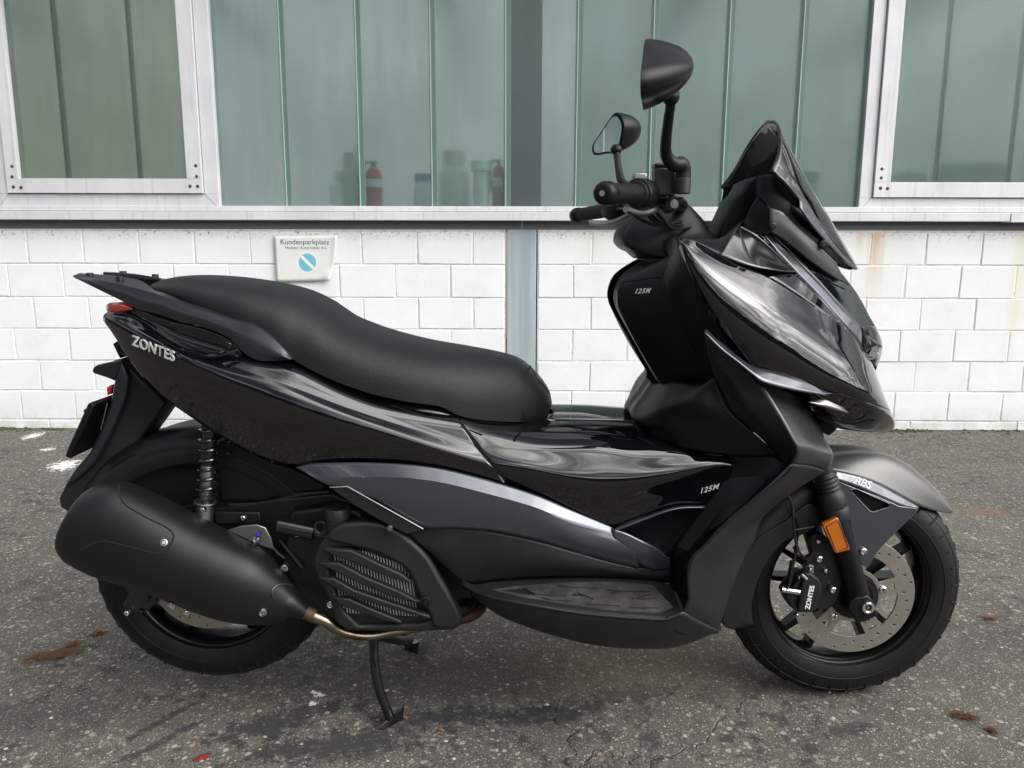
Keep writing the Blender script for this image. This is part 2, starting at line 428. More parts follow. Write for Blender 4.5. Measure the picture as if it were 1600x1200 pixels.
# oily dark patches and a wet-looking seam of tar
sp = t.node('ShaderNodeSeparateXYZ'); t.L.new(oc, sp.inputs[0])
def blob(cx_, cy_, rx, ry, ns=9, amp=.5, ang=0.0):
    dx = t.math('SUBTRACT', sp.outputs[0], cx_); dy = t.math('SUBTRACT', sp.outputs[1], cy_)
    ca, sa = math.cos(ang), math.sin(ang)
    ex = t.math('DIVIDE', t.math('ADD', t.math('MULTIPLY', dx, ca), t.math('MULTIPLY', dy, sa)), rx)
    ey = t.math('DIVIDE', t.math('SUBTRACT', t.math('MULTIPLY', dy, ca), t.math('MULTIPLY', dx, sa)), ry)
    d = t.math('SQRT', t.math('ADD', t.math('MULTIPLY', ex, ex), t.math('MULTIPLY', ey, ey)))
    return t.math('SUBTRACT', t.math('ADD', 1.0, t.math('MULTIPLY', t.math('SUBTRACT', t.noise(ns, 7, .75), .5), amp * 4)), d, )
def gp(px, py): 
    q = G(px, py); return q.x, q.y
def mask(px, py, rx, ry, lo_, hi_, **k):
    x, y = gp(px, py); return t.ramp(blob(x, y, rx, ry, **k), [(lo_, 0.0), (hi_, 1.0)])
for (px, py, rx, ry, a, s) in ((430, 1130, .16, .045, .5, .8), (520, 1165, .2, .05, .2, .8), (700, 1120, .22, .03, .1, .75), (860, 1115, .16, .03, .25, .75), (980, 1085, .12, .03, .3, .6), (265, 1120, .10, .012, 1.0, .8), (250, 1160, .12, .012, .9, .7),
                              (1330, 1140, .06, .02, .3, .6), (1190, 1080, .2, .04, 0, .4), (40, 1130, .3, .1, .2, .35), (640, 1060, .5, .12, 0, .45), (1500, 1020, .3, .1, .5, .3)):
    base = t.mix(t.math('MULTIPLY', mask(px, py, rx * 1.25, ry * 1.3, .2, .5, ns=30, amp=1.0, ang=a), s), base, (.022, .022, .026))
tar = t.math('MULTIPLY', t.ramp(t.noise(20, 8, .78), [(.51, 0.0), (.58, 1.0)]), t.ramp(t.noise(2.4, 3), [(.47, 0.0), (.58, 1.0)]))
base = t.mix(t.math('MULTIPLY', tar, .75), base, (.022, .022, .027))
# brownish dirt
base = t.mix(t.math('MULTIPLY', mask(980, 1050, .55, .16, .1, .9, ns=14, amp=.8), .35), base, (.13, .095, .055))
base = t.mix(t.math('MULTIPLY', mask(1545, 800, .2, .1, .3, .8, ns=30, amp=.8), .6), base, (.17, .10, .06))
base = t.mix(t.math('MULTIPLY', mask(1215, 1000, .2, .12, .2, .9, ns=30, amp=.8), .35), base, (.15, .11, .06))
# worn white paint flecks
for (px, py, rx, ry, a) in ((52, 681, .06, .12, 0.1), (75, 702, .05, .05, 0), (100, 727, .10, .15, .25), (497, 1085, .018, .03, .5), (488, 1100, .02, .015, 0)):
    base = t.mix(mask(px, py, rx, ry, .45, .55, ns=46, amp=1.0, ang=a), base, (.66, .66, .63))
# hairline crack
cw = t.node('ShaderNodeTexVoronoi', Scale=.85); cw.feature = 'DISTANCE_TO_EDGE'
nz2 = t.node('ShaderNodeTexNoise', Scale=5.0, Detail=6.0); t.L.new(oc, nz2.inputs['Vector'])
s2 = t.node('ShaderNodeVectorMath', _operation='SCALE'); t.L.new(nz2.outputs['Color'], s2.inputs[0]); s2.inputs['Scale'].default_value = .35
w2 = t.node('ShaderNodeVectorMath', _operation='ADD'); t.L.new(oc, w2.inputs[0]); t.L.new(s2.outputs[0], w2.inputs[1]); t.L.new(w2.outputs[0], cw.inputs['Vector'])
crack = t.math('MULTIPLY', t.ramp(cw.outputs['Distance'], [(.0012, 1.0), (.0035, 0.0)]), t.ramp(t.noise(1.7, 3), [(.5, 0.0), (.6, 1.0)]))
base = t.mix(t.math('MULTIPLY', crack, .28), base, (.012, .011, .010))
t.set(Base_Color=base, Roughness=.86, Specular_IOR_Level=.3)
h = t.math('ADD', t.math('MULTIPLY', f1, .5), t.math('ADD', t.math('MULTIPLY', fine, .7), t.math('ADD', t.math('MULTIPLY', f2, .35), t.math('MULTIPLY', med, 2.0))))
h = t.math('SUBTRACT', h, t.math('MULTIPLY', crack, 1.6))
t.bump(h, .8, .0035); M['asphalt'] = t.m
me = bpy.data.meshes.new('ground'); bm = bmesh.new()
bmesh.ops.create_grid(bm, x_segments=8, y_segments=8, size=90); bm.to_mesh(me); bm.free()
gr = link('ground', me, M['asphalt'], smooth=False); gr['kind'] = 'structure'

# ================================================================== BUILDING
Zs = lambda py, px=800: P(px, py, YW).z
Xs = lambda px, py=345: P(px, py, YW).x
bld = empty('workshop_building', (0, YW, 0), 'long workshop with white painted block wall below and green profiled glass above', 'building')
t = MT('white_masonry_paint')
n1 = t.noise(3, 6, .7); n2 = t.noise(26, 6, .75); n3 = t.noise(2.2, 5, .6); oc = t.tc.outputs['Object']
sp = t.node('ShaderNodeSeparateXYZ'); t.L.new(oc, sp.inputs[0])
col = t.ramp(n1, [(.3, (.77, .79, .805)), (.7, (.83, .85, .87))])
col = t.mix(t.ramp(n2, [(.66, 0.0), (.74, .5)]), col, (.45, .44, .41))
zt = Zs(362)
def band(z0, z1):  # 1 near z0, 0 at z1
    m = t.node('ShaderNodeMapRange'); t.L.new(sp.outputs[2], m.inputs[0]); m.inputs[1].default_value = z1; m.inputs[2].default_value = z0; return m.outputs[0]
grime = t.math('MULTIPLY', t.math('POWER', band(0, .22), 2.0), t.ramp(t.noise(11, 6, .7), [(.35, 0.0), (.6, 1.0)]))
col = t.mix(t.math('MULTIPLY', grime, .6), col, (.42, .41, .36))
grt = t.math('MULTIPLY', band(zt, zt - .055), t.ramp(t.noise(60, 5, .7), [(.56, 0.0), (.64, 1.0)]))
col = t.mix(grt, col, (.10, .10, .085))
col = t.mix(t.math('MULTIPLY', t.ramp(t.noise(5, 5, .65), [(.5, 0.0), (.72, 1.0)]), .16), col, (.55, .53, .47))
# rust runs under the sill
def streak(x0, hw, z0, z1, amp):
    dx = t.math('ABSOLUTE', t.math('SUBTRACT', t.math('ADD', sp.outputs[0], t.math('MULTIPLY', t.noise(7, 3), .03)), x0 + .015))
    fx = t.math('SUBTRACT', 1.0, t.math('DIVIDE', dx, hw), clamp=True)
    fx = t.math('POWER', fx, .6)
    st = t.node('ShaderNodeTexNoise', Scale=1.0, Detail=4.0); mp = t.node('ShaderNodeMapping'); mp.inputs['Scale'].default_value = (60, 1, 2.5); t.L.new(oc, mp.inputs[0]); t.L.new(mp.outputs[0], st.inputs['Vector'])
    return t.math('MULTIPLY', t.math('MULTIPLY', fx, t.math('POWER', band(z0, z1), 1.3)), t.math('MULTIPLY', t.ramp(st.outputs[0], [(.3, .45), (.7, 1.0)]), amp))
col = t.mix(streak(Xs(1372), .055, zt, zt - .45, 1.0), col, (.60, .34, .13))
col = t.mix(streak(Xs(1347), .03, zt, zt - .16, .6), col, (.60, .36, .16))
col = t.mix(streak(Xs(930), .12, zt, zt - .8, .28), col, (.72, .62, .36))
col = t.mix(streak(Xs(1395), .3, zt, zt - .6, .15), col, (.74, .66, .42))
col = t.mix(streak(Xs(1600), .05, Zs(480), Zs(600), .4), col, (.72, .6, .25))
# black scuffs
mp = t.node('ShaderNodeMapping'); mp.inputs['Scale'].default_value = (1, 1, .35); mp.inputs['Rotation'].default_value = (0, R(32), 0); t.L.new(oc, mp.inputs[0])
sc2 = t.math('MULTIPLY', t.ramp(t.noise(34, 4, .6, vec=mp.outputs[0]), [(.735, 0.0), (.77, 1.0)]), t.ramp(t.noise(1.6, 2), [(.5, 0.0), (.6, 1.0)]))
col = t.mix(t.math('MULTIPLY', sc2, .7), col, (.2, .2, .2))
t.set(Base_Color=col, Roughness=.7); t.bump(t.math('ADD', n2, t.math('MULTIPLY', n3, 2)), .35, .003); M['brick'] = t.m
t = MT('painted_mortar'); n2 = t.noise(30, 6, .75); t.set(Base_Color=t.mix(t.ramp(n2, [(.5, 0.0), (.7, .7)]), (.70, .71, .71), (.32, .32, .30)), Roughness=.85); t.bump(n2, .6, .004); M['mortar'] = t.m
courses = [362, 413.5, 465.5, 515, 564.5, 611.5, 657]
zc_ = [Zs(y) for y in courses] + [0.0]
modw = (Xs(391, 390) - Xs(130, 390)) / 3
colL, colR = Xs(790.5, 400), Xs(839.5, 400)
bm = bmesh.new()
def brick(x0, x1, z0, z1, dz=0):
    g = .0026; jit = lambda a: random.uniform(-a, a)
    y0 = YW + jit(.0018)
    vs = [(x0 + g + jit(.0025), y0 + jit(.0012), z0 + g + jit(.002)), (x1 - g + jit(.0025), y0 + jit(.0012), z0 + g + jit(.002)), (x1 - g + jit(.002), y0, z1 - g + jit(.002)), (x0 + g + jit(.002), y0 + jit(.0012), z1 - g + jit(.002))]
    b = [(x, YW + .05, z) for x, y, z in vs]
    V = [bm.verts.new(v) for v in vs + b]
    for f in ((0, 1, 2, 3), (0, 4, 5, 1), (1, 5, 6, 2), (2, 6, 7, 3), (3, 7, 4, 0)): bm.faces.new([V[i] for i in f])
XL, XR = -9.0, 9.0
for r_ in range(7):
    z1, z0 = zc_[r_], zc_[r_ + 1]
    if r_ == 6: z0 = -.02
    xa = Xs(130, 390) if r_ % 2 == 0 else Xs(99, 440)
    if r_ == 6: xa += .02
    for side in (0, 1):
        lo_, hi_ = (XL, colL - .004) if side == 0 else (colR + .004, XR)
        a = xa if side == 0 else (Xs(925, 390) if r_ % 2 == 0 else Xs(982, 440))
        k0 = math.floor((lo_ - a) / modw); x = a + k0 * modw
        while x < hi_:
            s0, s1 = max(x, lo_), min(x + modw, hi_)
            if s1 - s0 > .015: brick(s0, s1, z0, z1)
            x += modw
bmesh.ops.recalc_face_normals(bm, faces=bm.faces)
for sd_ in (-1, 1):
    b2 = bm.copy(); bmesh.ops.delete(b2, geom=[v for v in b2.verts if (v.co.x - colL - .01) * sd_ < 0], context='VERTS')
    me = bpy.data.meshes.new('brick_wall'); b2.to_mesh(me); b2.free(); link('brick_wall', me, M['brick'], bld, smooth=False, bev=.004)
m = MB(); m.box((XL, YW + .0032, -.05), (colL - .002, YW + .22, zt + .01)); m.build('mortar', M['mortar'], bld, smooth=False)
m = MB(); m.box((colR + .002, YW + .0032, -.05), (XR, YW + .22, zt + .01)); m.build('mortar', M['mortar'], bld, smooth=False)
# steel column, beam, sill
t = MT('blue_grey_steel_paint'); n2 = t.noise(40, 6, .7); mp = t.node('ShaderNodeMapping'); mp.inputs['Scale'].default_value = (30, 30, 1.5); t.L.new(t.tc.outputs['Object'], mp.inputs[0]); st = t.noise(1, 4, vec=mp.outputs[0])
t.set(Base_Color=t.mix(t.ramp(n2, [(.66, 0.0), (.72, .7)]), t.ramp(st, [(.35, (.30, .36, .40)), (.65, (.40, .46, .50))]), (.12, .12, .12)), Roughness=.55); M['steel'] = t.m
m = MB(); m.box((colL + .006, YW - .004, -.05), (colR - .006, YW + .2, zt + .01)); m.build('steel_column', M['steel'], bld, smooth=False, bev=.003)
M['beam'] = simple('dark_grey_beam_paint', (.17, .17, .18), .55, bump=(12, .2, .003), dust=.25)
zb0, zb1 = Zs(361.5), Zs(343)
xs = Xs(816, 355)
m = MB(); m.box((XL, YW + .012, zb0), (xs - .0015, YW + .12, zb1 + .02)); m.box((xs + .0015, YW + .012, zb0), (XR, YW + .12, zb1 + .02)); bo = m.build('beam', M['beam'], bld, smooth=False, bev=.002)
for x_ in (779, 803, 829, 852):
    p = P(x_, 349.5, YW + .012); m = MB(); m.lathe(p, [(0, .005), (.008, .004), (.012, 0), (.012, -.002)], 16, Vector((0, -1, 0))); m.build('rivet', M['beam'], bo)
t = MT('aluminium_profile'); mp = t.node('ShaderNodeMapping'); mp.inputs['Scale'].default_value = (45, 45, 2.0); t.L.new(t.tc.outputs['Object'], mp.inputs[0])
st = t.noise(1, 5, .6, vec=mp.outputs[0]); n1 = t.noise(3.5, 5, .6); n4 = t.noise(45, 6, .7)
c_ = t.ramp(n1, [(.3, (.60, .60, .63)), (.7, (.73, .73, .75))])
c_ = t.mix(t.ramp(st, [(.55, 0.0), (.75, .45)]), c_, (.34, .33, .31)); c_ = t.mix(t.ramp(n4, [(.66, 0.0), (.74, .6)]), c_, (.25, .23, .2))
t.set(Base_Color=c_, Roughness=.5, Metallic=.15); t.bump(n4, .15, .002); M['alup'] = t.m
zl0, zl1, zl2 = Zs(344.5), Zs(331), Zs(322)
YL = YW - .055
seam = Xs(1568, 345)
zl0, zl1, zl2 = P(800, 344.5, YL).z, P(800, 331.5, YL).z, P(800, 322.5, YW - .03).z
m = MB(); m.box((XL, YL, zl0), (seam, YW + .05, zl1)); m.box((seam + .001, YL - .004, zl0 - .004), (XR, YW + .05, zl1 - .001)); sl = m.build('window_sill', M['alup'], bld, smooth=False, bev=.002)
m = MB(); m.box((XL, YW - .035, zl1 + .004), (XR, YW + .05, zl2)); m.box((XL, YW - .028, zl1 - .001), (XR, YW + .05, zl1 + .005)); m.build('glazing_rail', M['alup'], bld, smooth=False, bev=.0015)

# glazing
def glassmat(name, tint, dark):
    t = MT(name); mp = t.node('ShaderNodeMapping'); mp.inputs['Scale'].default_value = (1, 1, .02); t.L.new(t.tc.outputs['Object'], mp.inputs[0])
    ribs = t.noise(170, 3, .6, vec=mp.outputs[0]); pat = t.noise(1.4, 4, .6)
    t.set(Base_Color=t.mix(t.ramp(pat, [(.3, 0.0), (.7, 1.0)]), tint, tuple(c * .82 for c in tint)), Roughness=.27, Transmission_Weight=1 - dark, IOR=1.45)
    mp2 = t.node('ShaderNodeMapping'); mp2.inputs['Scale'].default_value = (1, 1, .12); t.L.new(t.tc.outputs['Object'], mp2.inputs[0])
    st = t.ramp(t.noise(9, 5, .65, vec=mp2.outputs[0]), [(.35, .88), (.68, 1.0)])
    bc = t.b.inputs['Base Color'].links[0].from_socket; t.set(Base_Color=t.mix(1.0, bc, st, 'MULTIPLY'))
    t.bump(ribs, .3, .0008); return t.m
M['glassA'] = glassmat('ribbed_grey_green_glass', (.60, .74, .73), .11)
M['glassB'] = glassmat('ribbed_dark_green_glass', (.43, .58, .55), .10)
M['glassC'] = glassmat('ribbed_olive_glass', (.49, .59, .50), .11)
M['joint'] = simple('glass_edge_green', (.20, .30, .26), .3)
M['jointd'] = simple('dark_green_edge', (.11, .185, .155), .3)
M['seal'] = simple('pale_joint_line', (.42, .56, .48), .5)
ZT = 2.62
ribs = [(344, 0), (449, 0), (564, 0), (676, 0), (790, 1), (845, 2), (899, 2), (1013, 2), (1127, 2), (1238, 2), (1341, 2)]
bx = [Xs(a, 322) for a, _ in ribs]
bx[4] = Xs(790, 322)
edges = [bx[0], bx[1], bx[2], bx[3], bx[4], bx[6], bx[7], bx[8], bx[9], bx[10]]
for i in range(len(edges) - 1):
    a, b = edges[i], edges[i + 1]
    gm = M['glassA'] if b < 0.4 else M['glassB']
    m = MB(); m.box((a + .007, YW + .0, zl2 - .01), (b - .007, YW + .006, ZT)); o = m.build('glass_panel', gm, bld, smooth=False)
    for xj, s in ((a, 1), (b, -1)):
        m = MB(); m.box((xj + s * .0012, YW - .002, zl2 - .008), (xj + s * .0072, YW + .05, ZT)); m.build('panel_flange', M['joint'], o, smooth=False)
    m = MB(); m.box((b - .0020, YW - .007, zl2 - .006), (b + .0020, YW + .001, ZT)); m.build('joint_seal', M['seal'], o, smooth=False)
    m = MB(); m.box((b + .0020, YW - .003, zl2 - .006), (b + .024, YW - .0005, ZT)); m.build('flange_band', M['jointd'], o, smooth=False)
    m = MB(); m.box((b + .024, YW - .0035, zl2 - .006), (b + .0265, YW - .0005, ZT)); m.build('joint_seal', M['joint'], o, smooth=False)
# outer fixed glazing beyond the opening windows
def window(px0, px1, pyb, pyg, pys, flip, gm, glx0, glx1, sx0, sx1, mulls, bolts):
    Y1 = YW - .03; Y2 = YW - .045
    X0, X1 = P(px0, pyb, Y1).x, P(px1, pyb, Y1).x; zb = P(800, pyb, Y1).z; zsb = P(800, pys, Y2).z; zg = P(800, pyg, YW - .02).z
    S0, S1 = P(sx0, pys, Y2).x, P(sx1, pys, Y2).x; g0, g1 = P(glx0, pyg, YW - .02).x, P(glx1, pyg, YW - .02).x
    ztop = zb + 1.33; zst = ztop - (zsb - zb); zgt = zst - (zg - zsb)
    root = MB()
    root.box((X0, Y1, zb), (X1, YW + .04, zsb - .003)); root.box((X0, Y1, zst + .003), (X1, YW + .04, ztop))
    root.box((X0, Y1 - .001, zsb - .003), (S0 - .003, YW + .039, zst + .003)); root.box((S1 + .003, Y1 - .001, zsb - .003), (X1, YW + .039, zst + .003))
    wo = root.build('window', M['alup'], bld, smooth=False, bev=.002)
    m = MB(); m.box((S0, Y2, zsb), (S1, YW + .03, zg)); m.box((S0, Y2, zgt), (S1, YW + .03, zst)); m.box((S0, Y2 - .001, zg), (g0, YW + .029, zgt)); m.box((g1, Y2 - .001, zg), (S1, YW + .029, zgt))
    so = m.build('sash', M['alup'], wo, smooth=False, bev=.0015)
    m = MB(); m.box((g0 - .005, YW - .02, zg - .005), (g1 + .005, YW - .014, zgt + .005)); m.build('pane', gm, wo, smooth=False)
    for a, wd_ in mulls:
        x = P(a, pyg, YW).x; m = MB(); m.box((x - wd_ / 2, YW - .013, zg), (x + wd_ / 2, YW + .02, zgt)); m.build('glazing_bar', M['joint'], wo, smooth=False)
    for a, b in bolts:
        p = P(a, b, Y2); m = MB(); m.lathe(p, [(0, .004), (.005, .0035), (.0085, .001), (.009, -.001)], 14, Vector((0, -1, 0))); m.build('rivet', M['rivet'], wo)
    # mitre lines
    for (xa, za, xb, zb_) in ((X0, zb, S0, zsb), (X1, zb, S1, zsb)):
        m = MB(); m.tube([(xa, Y1 - .0002, za), (xb, Y1 - .0002, zb_)], .0007, 5); m.build('mitre_joint', M['line'], wo)
    return zt
M['rivet'] = simple('rusty_rivet', (.10, .06, .04), .5, .5)
window(-4, 344, 328, 281, 303, 0, M['glassC'], 34, 295, 22 - 10, 317, [(108, .012), (220, .012)], [(19, 260), (19, 276), (21, 292), (33, 293), (306, 259), (307.5, 275.5), (309, 291), (297, 291)])
window(1341, 1700, 330, 284, 307, 1, M['glassB'], 1388, 1664, 1365, 1678, [(1461, .008), (1575, .008)], [(1378, 264), (1377, 278), (1376, 294), (1387, 294.5)])
xl, xr = P(-4, 328, YW - .03).x, P(1700, 330, YW - .03).x
for a, b, gm in ((XL, xl, M['glassA']), (xr, XR, M['glassB'])):
    n_ = round((b - a) / .385)
    for k in range(n_):
        p, q = a + (b - a) * k / n_, a + (b - a) * (k + 1) / n_
        m = MB(); m.box((p + .003, YW, zl2 - .01), (q - .003, YW + .006, ZT)); o = m.build('glass_panel', gm, bld, smooth=False)
        m = MB(); m.box((q - .003, YW - .006, zl2 - .006), (q + .0025, YW + .001, ZT)); m.build('joint_seal', M['seal'], o, smooth=False)
zup = P(800, 328, YW - .03).z + 1.33
x0w, x1w = P(344, 328, YW - .03).x, P(1341, 330, YW - .03).x
for a, b in ((xl, x0w), (x1w, xr)):
    m = MB(); m.box((a, YW, zup), (b, YW + .006, ZT)); m.build('glass_panel', M['glassB'], bld, smooth=False)
# roof edge, interior shell
M['inside'] = simple('interior_plaster', (.42, .43, .42), .8)
M['insidedark'] = simple('interior_brown_steel', (.11, .075, .066), .6)
m = MB(); m.box((XL, YW - .25, ZT), (XR, YW + .12, ZT + .25)); m.box((XL, YW + 4.1, 4.31), (XR, YW + 4.5, 4.5))
for k in range(11): m.box((XL + k * 1.7, YW + .12, ZT + .05), (XL + k * 1.7 + .1, YW + 4.1, ZT + .2))
m.build('roof', M['beam'], bld, smooth=False)   # unseen roof, left open between the beams to let sky light inside
m = MB(); m.box((XL, YW + 4.3, 0.01), (XR, YW + 4.4, 4.3)); m.box((XL, YW + .22, 0.01), (XL + .1, YW + 4.3, ZT)); m.box((XR - .1, YW + .22, 0.01), (XR, YW + 4.3, ZT)); m.build('interior_wall', M['inside'], bld, smooth=False)
m = MB(); m.box((P(793, 320, YW + .03).x, YW + .022, zb1), (P(845, 320, YW + .03).x, YW + .20, ZT)); m.build('inner_column', M['insidedark'], bld, smooth=False)
M['shelf'] = simple('grey_inner_sill', (.3, .3, .3), .6)
zsh = zl2 - .03
m = MB(); m.box((XL, YW + .055, zsh - .04), (P(790, 320, YW + .1).x - .01, YW + .5, zsh)); m.box((P(848, 320, YW + .1).x + .01, YW + .055, zsh - .04), (XR, YW + .5, zsh)); m.build('inner_sill', M['shelf'], bld, smooth=False)

# things on the inner sill
def col_mat(n, c, r_=.4): return simple(n, c, r_)
M['red'] = col_mat('extinguisher_red', (.62, .035, .015), .35); M['pl_white'] = col_mat('white_plastic', (.95, 1.0, .95)); M['pl_pale'] = col_mat('pale_green_plastic', (.72, .80, .66)); M['pl_blue'] = col_mat('blue_plastic', (.15, .25, .6))
def sx_(px, d): return P(px, 318, YW + d).x
def hh(py, d): return P(800, py, YW + d).z - zsh
def extinguisher(px, d, top, r_, lab):
    e = empty('fire_extinguisher', (sx_(px, d), YW + d, zsh), lab, 'fire extinguisher'); LOCAL.add(e.name)
    c = Vector((0, 0, 0)); H_ = hh(top, d)
    m = MB(); m.lathe(c, [(0, 0), (r_ * .95, 0), (r_, .01), (r_, H_ * .72), (r_ * .8, H_ * .82), (r_ * .35, H_ * .88), (r_ * .3, H_ * .9)], 28, Vector((0, 0, 1))); m.build('cylinder_body', M['red'], e)
    m = MB(); m.lathe(c, [(r_ * 1.01, H_ * .5), (r_ * 1.015, H_ * .51), (r_ * 1.015, H_ * .64), (r_ * 1.01, H_ * .65)], 28, Vector((0, 0, 1))); m.build('label_band', M['pl_white'], e)
    m = MB(); m.lathe(c, [(0, H_ * .89), (r_ * .3, H_ * .89), (r_ * .3, H_ * .95), (r_ * .2, H_ * .97), (0, H_ * .97)], 16, Vector((0, 0, 1))); m.box((-r_ * .9, -.006, H_ * .95), (r_ * .5, .006, H_ * .985)); m.tube([(-r_ * .9, 0, H_ * .97), (-r_ * 1.3, 0, H_ * .8), (-r_ * 1.1, 0, H_ * .4)], .007, 8, seg=8); m.build('valve', M['glossdark'], e)
def bottle(px, d, top, r_, mat_, lab, cap=None, neck=.5, name='bottle', capmat=None):
    e = empty(name, (sx_(px, d), YW + d, zsh), lab, 'container'); LOCAL.add(e.name); H_ = hh(top, d); c = Vector((0, 0, 0))
    m = MB(); m.lathe(c, [(0, 0), (r_ * .95, 0), (r_, .008), (r_, H_ * .62), (r_ * .9, H_ * .7), (r_ * neck, H_ * .76), (r_ * neck, H_ * .84), (0, H_ * .84)], 28, Vector((0, 0, 1))); m.build('bottle_body', mat_, e)
    m = MB(); cr_ = cap or r_ * neck * 1.1; m.lathe(c, [(0, H_ * .8), (cr_, H_ * .8), (cr_, H_ * .98), (cr_ * .9, H_), (0, H_)], 28, Vector((0, 0, 1))); m.build('cap', capmat or mat_, e)
extinguisher(585, .10, 252, .044, 'red fire extinguisher with white label behind the glass, standing left of the steel column')
extinguisher(779, .14, 248, .036, 'red fire extinguisher half hidden behind the glass joint beside the dark column')
bottle(752, .065, 251, .042, M['pl_white'], 'white plastic container with a wide ribbed cap behind the glass', cap=.056, neck=.98)
bottle(710, .20, 236, .085, M['pl_pale'], 'large pale canister blurred behind the glass', neck=.7, name='canister')
bottle(662, .13, 272, .052, M['pl_white'], 'white tub with blue lid blurred behind the glass', neck=.85, name='plastic_tub', capmat=M['pl_blue'])
bottle(552, .17, 240, .07, M['pl_pale'], 'tall pale canister blurred behind the glass left of the red extinguisher', neck=.6, name='canister')
bottle(527, .12, 268, .036, M['pl_white'], 'small pale bottle leftmost behind the glass', neck=.5)
bottle(1254, .16, 268, .075, M['pl_pale'], 'pale round tub blurred behind the right window, on its left side', neck=.95, name='plastic_tub')
def tub(px, d, w_, py, lab):
    e = MB(); x = sx_(px, d); e.box((x - w_, YW + d, zsh), (x + w_, YW + d + .12, zsh + hh(py, d))); o = e.build('storage_box', M['pl_pale'], None, smooth=False, bev=.02); tag(o, lab, 'box')
tub(1520, .12, .18, 250, 'pale rounded box blurred behind the middle pane of the right window')
tub(1425, .12, .08, 266, 'small pale rounded box blurred behind the first pane of the right window')

# parking sign
t = MT('sign_sheet'); t.set(Base_Color=t.mix(t.ramp(t.noise(6, 4), [(.4, 0.0), (.8, .4)]), (.74, .75, .73), (.66, .66, .61)), Roughness=.4); M['sign'] = t.m
YS = YW - .012
sg = empty('parking_sign', P(478, 405, YS), 'small white customer parking sign with a blue no parking disc screwed to the white wall', 'sign')
def rel(o, e): 
    pass
m = MB(); gv = []
for j in range(15):
    f = j / 14; a, b = P(428 + 4 * f, 369 + 71.5 * f, YS), P(527.5 - 4 * f - 8 * f ** 3, 368 + 71 * f, YS); gv.append([a.lerp(b, i / 20) for i in range(21)])
m.grid(gv); o = m.build('sign_plate', M['sign'], sg, fix=False, solid=.003, angle=180)
for v in o.data.vertices:
    x = v.co.x - sg.location.x; z = v.co.z - sg.location.z; v.co.y -= (max(0, x - .135) * .25 + (max(0, x - .08) * max(0, -.05 - z)) * 9.0)
M['signtxt'] = simple('sign_blue_grey_print', (.06, .11, .17), .5); M['signblue'] = simple('sign_light_blue', (.16, .47, .60), .5); M['signwhite'] = simple('sign_white', (.78, .80, .78), .4)
YT = YS - .0025
def wtxt(s, px, py, wpx, size, bold):
    o = text_mesh('lettering', s, M['signtxt'], sg, P(px, py, YT), (1, 0, 0), (0, 0, 1), size, ext=.0004, bold=bold)
    xs_ = [v.co.x for v in o.data.vertices]; tw = wpx / FPX * 4.09; f = tw / (max(xs_) - min(xs_)); c = P(px, py, YT)
    for v in o.data.vertices: v.co.x = c.x + (v.co.x - c.x) * f
    rel(o, sg)
wtxt('Kundenparkplatz', 476, 378.5, 75, .036, .0004)
wtxt('Hediger Automobile AG', 478, 387.3, 63, .0215, .0001)
c = P(480.5, 410, YT); 
def disc(nm, r_, dy, mt_):
    m = MB(); m.lathe(c + Vector((0, dy, 0)), [(0, .0006), (r_, .0006), (r_, -.0006)], 40, Vector((0, -1, 0))); o = m.build(nm, mt_, sg); rel(o, sg); return o
disc('disc_border', .056, 0, M['signwhite']); disc('blue_disc', .046, -.001, M['signblue'])
q = plate('diagonal_bar', [(c.x - .037, c.z + .026), (c.x - .026, c.z + .037), (c.x + .037, c.z - .026), (c.x + .026, c.z - .037)], M['signwhite'], sg, w=-(c.y - .0022), th=.001, bev=.0001, raw=True); rel(q, sg)

# moss, leaves, twig at the wall foot
M['moss'] = simple('moss', (.045, .06, .012), .9); M['leaf'] = simple('dry_leaf', (.22, .11, .045), .8); M['leafred'] = simple('red_scrap', (.25, .02, .015), .5); M['twig'] = simple('dry_twig', (.06, .045, .03), .8); M['needle'] = simple('dry_needles', (.11, .055, .025), .85)
def moss(x0, x1, dens, name='moss', mt_='moss', y0=YW - .012, h=.014, yr=.03):
    m = MB(); n_ = int((x1 - x0) * dens)
    for i in range(n_):
        x = random.uniform(x0, x1); y = y0 - abs(random.gauss(0, yr)); r_ = random.uniform(.004, h)
        V = []
        for k in range(6): a = k * math.pi / 3 + random.random(); V.append((x + math.cos(a) * r_, y + math.sin(a) * r_, .001))
        V.append((x, y, r_ * random.uniform(.5, 1.1))); m.add(V, [(k, (k + 1) % 6, 6) for k in range(6)])
    return m
a_ = [(-20, 34, 160), (34, 110, 30), (228, 296, 120), (150, 228, 20), (1352, 1400, 90), (1400, 1440, 120), (1440, 1600, 16), (560, 980, 12), (640, 700, 40)]
m = MB()
for x0, x1, d_ in a_:
    q = moss(Xs(x0, 670), Xs(x1, 670), d_ * 5); m.add(q.V, q.F)
o = m.build('moss', M['moss'], None, smooth=False, fix=False); o['kind'] = 'stuff'; tag(o, 'green moss growing along the foot of the white wall', 'moss')
def heap(px, py, rx, ry, n_, lab, nm='dry_needle_clump', mt_='needle', ang=.3):
    c = G(px, py); m = MB()
    for i in range(n_):
        a = random.gauss(0, .5) * rx; b = random.gauss(0, .5) * ry; x = c.x + a * math.cos(ang) - b * math.sin(ang); y = c.y + a * math.sin(ang) + b * math.cos(ang)
        th = ang + random.gauss(0, .7); l = random.uniform(.006, .022); z = random.uniform(.001, .007)
        m.tube([(x, y, z), (x + math.cos(th) * l, y + math.sin(th) * l, z + random.uniform(-.001, .004))], .0006, 4)
    tag(m.build(nm, M[mt_], None, smooth=False, fix=False), lab, 'plant litter')
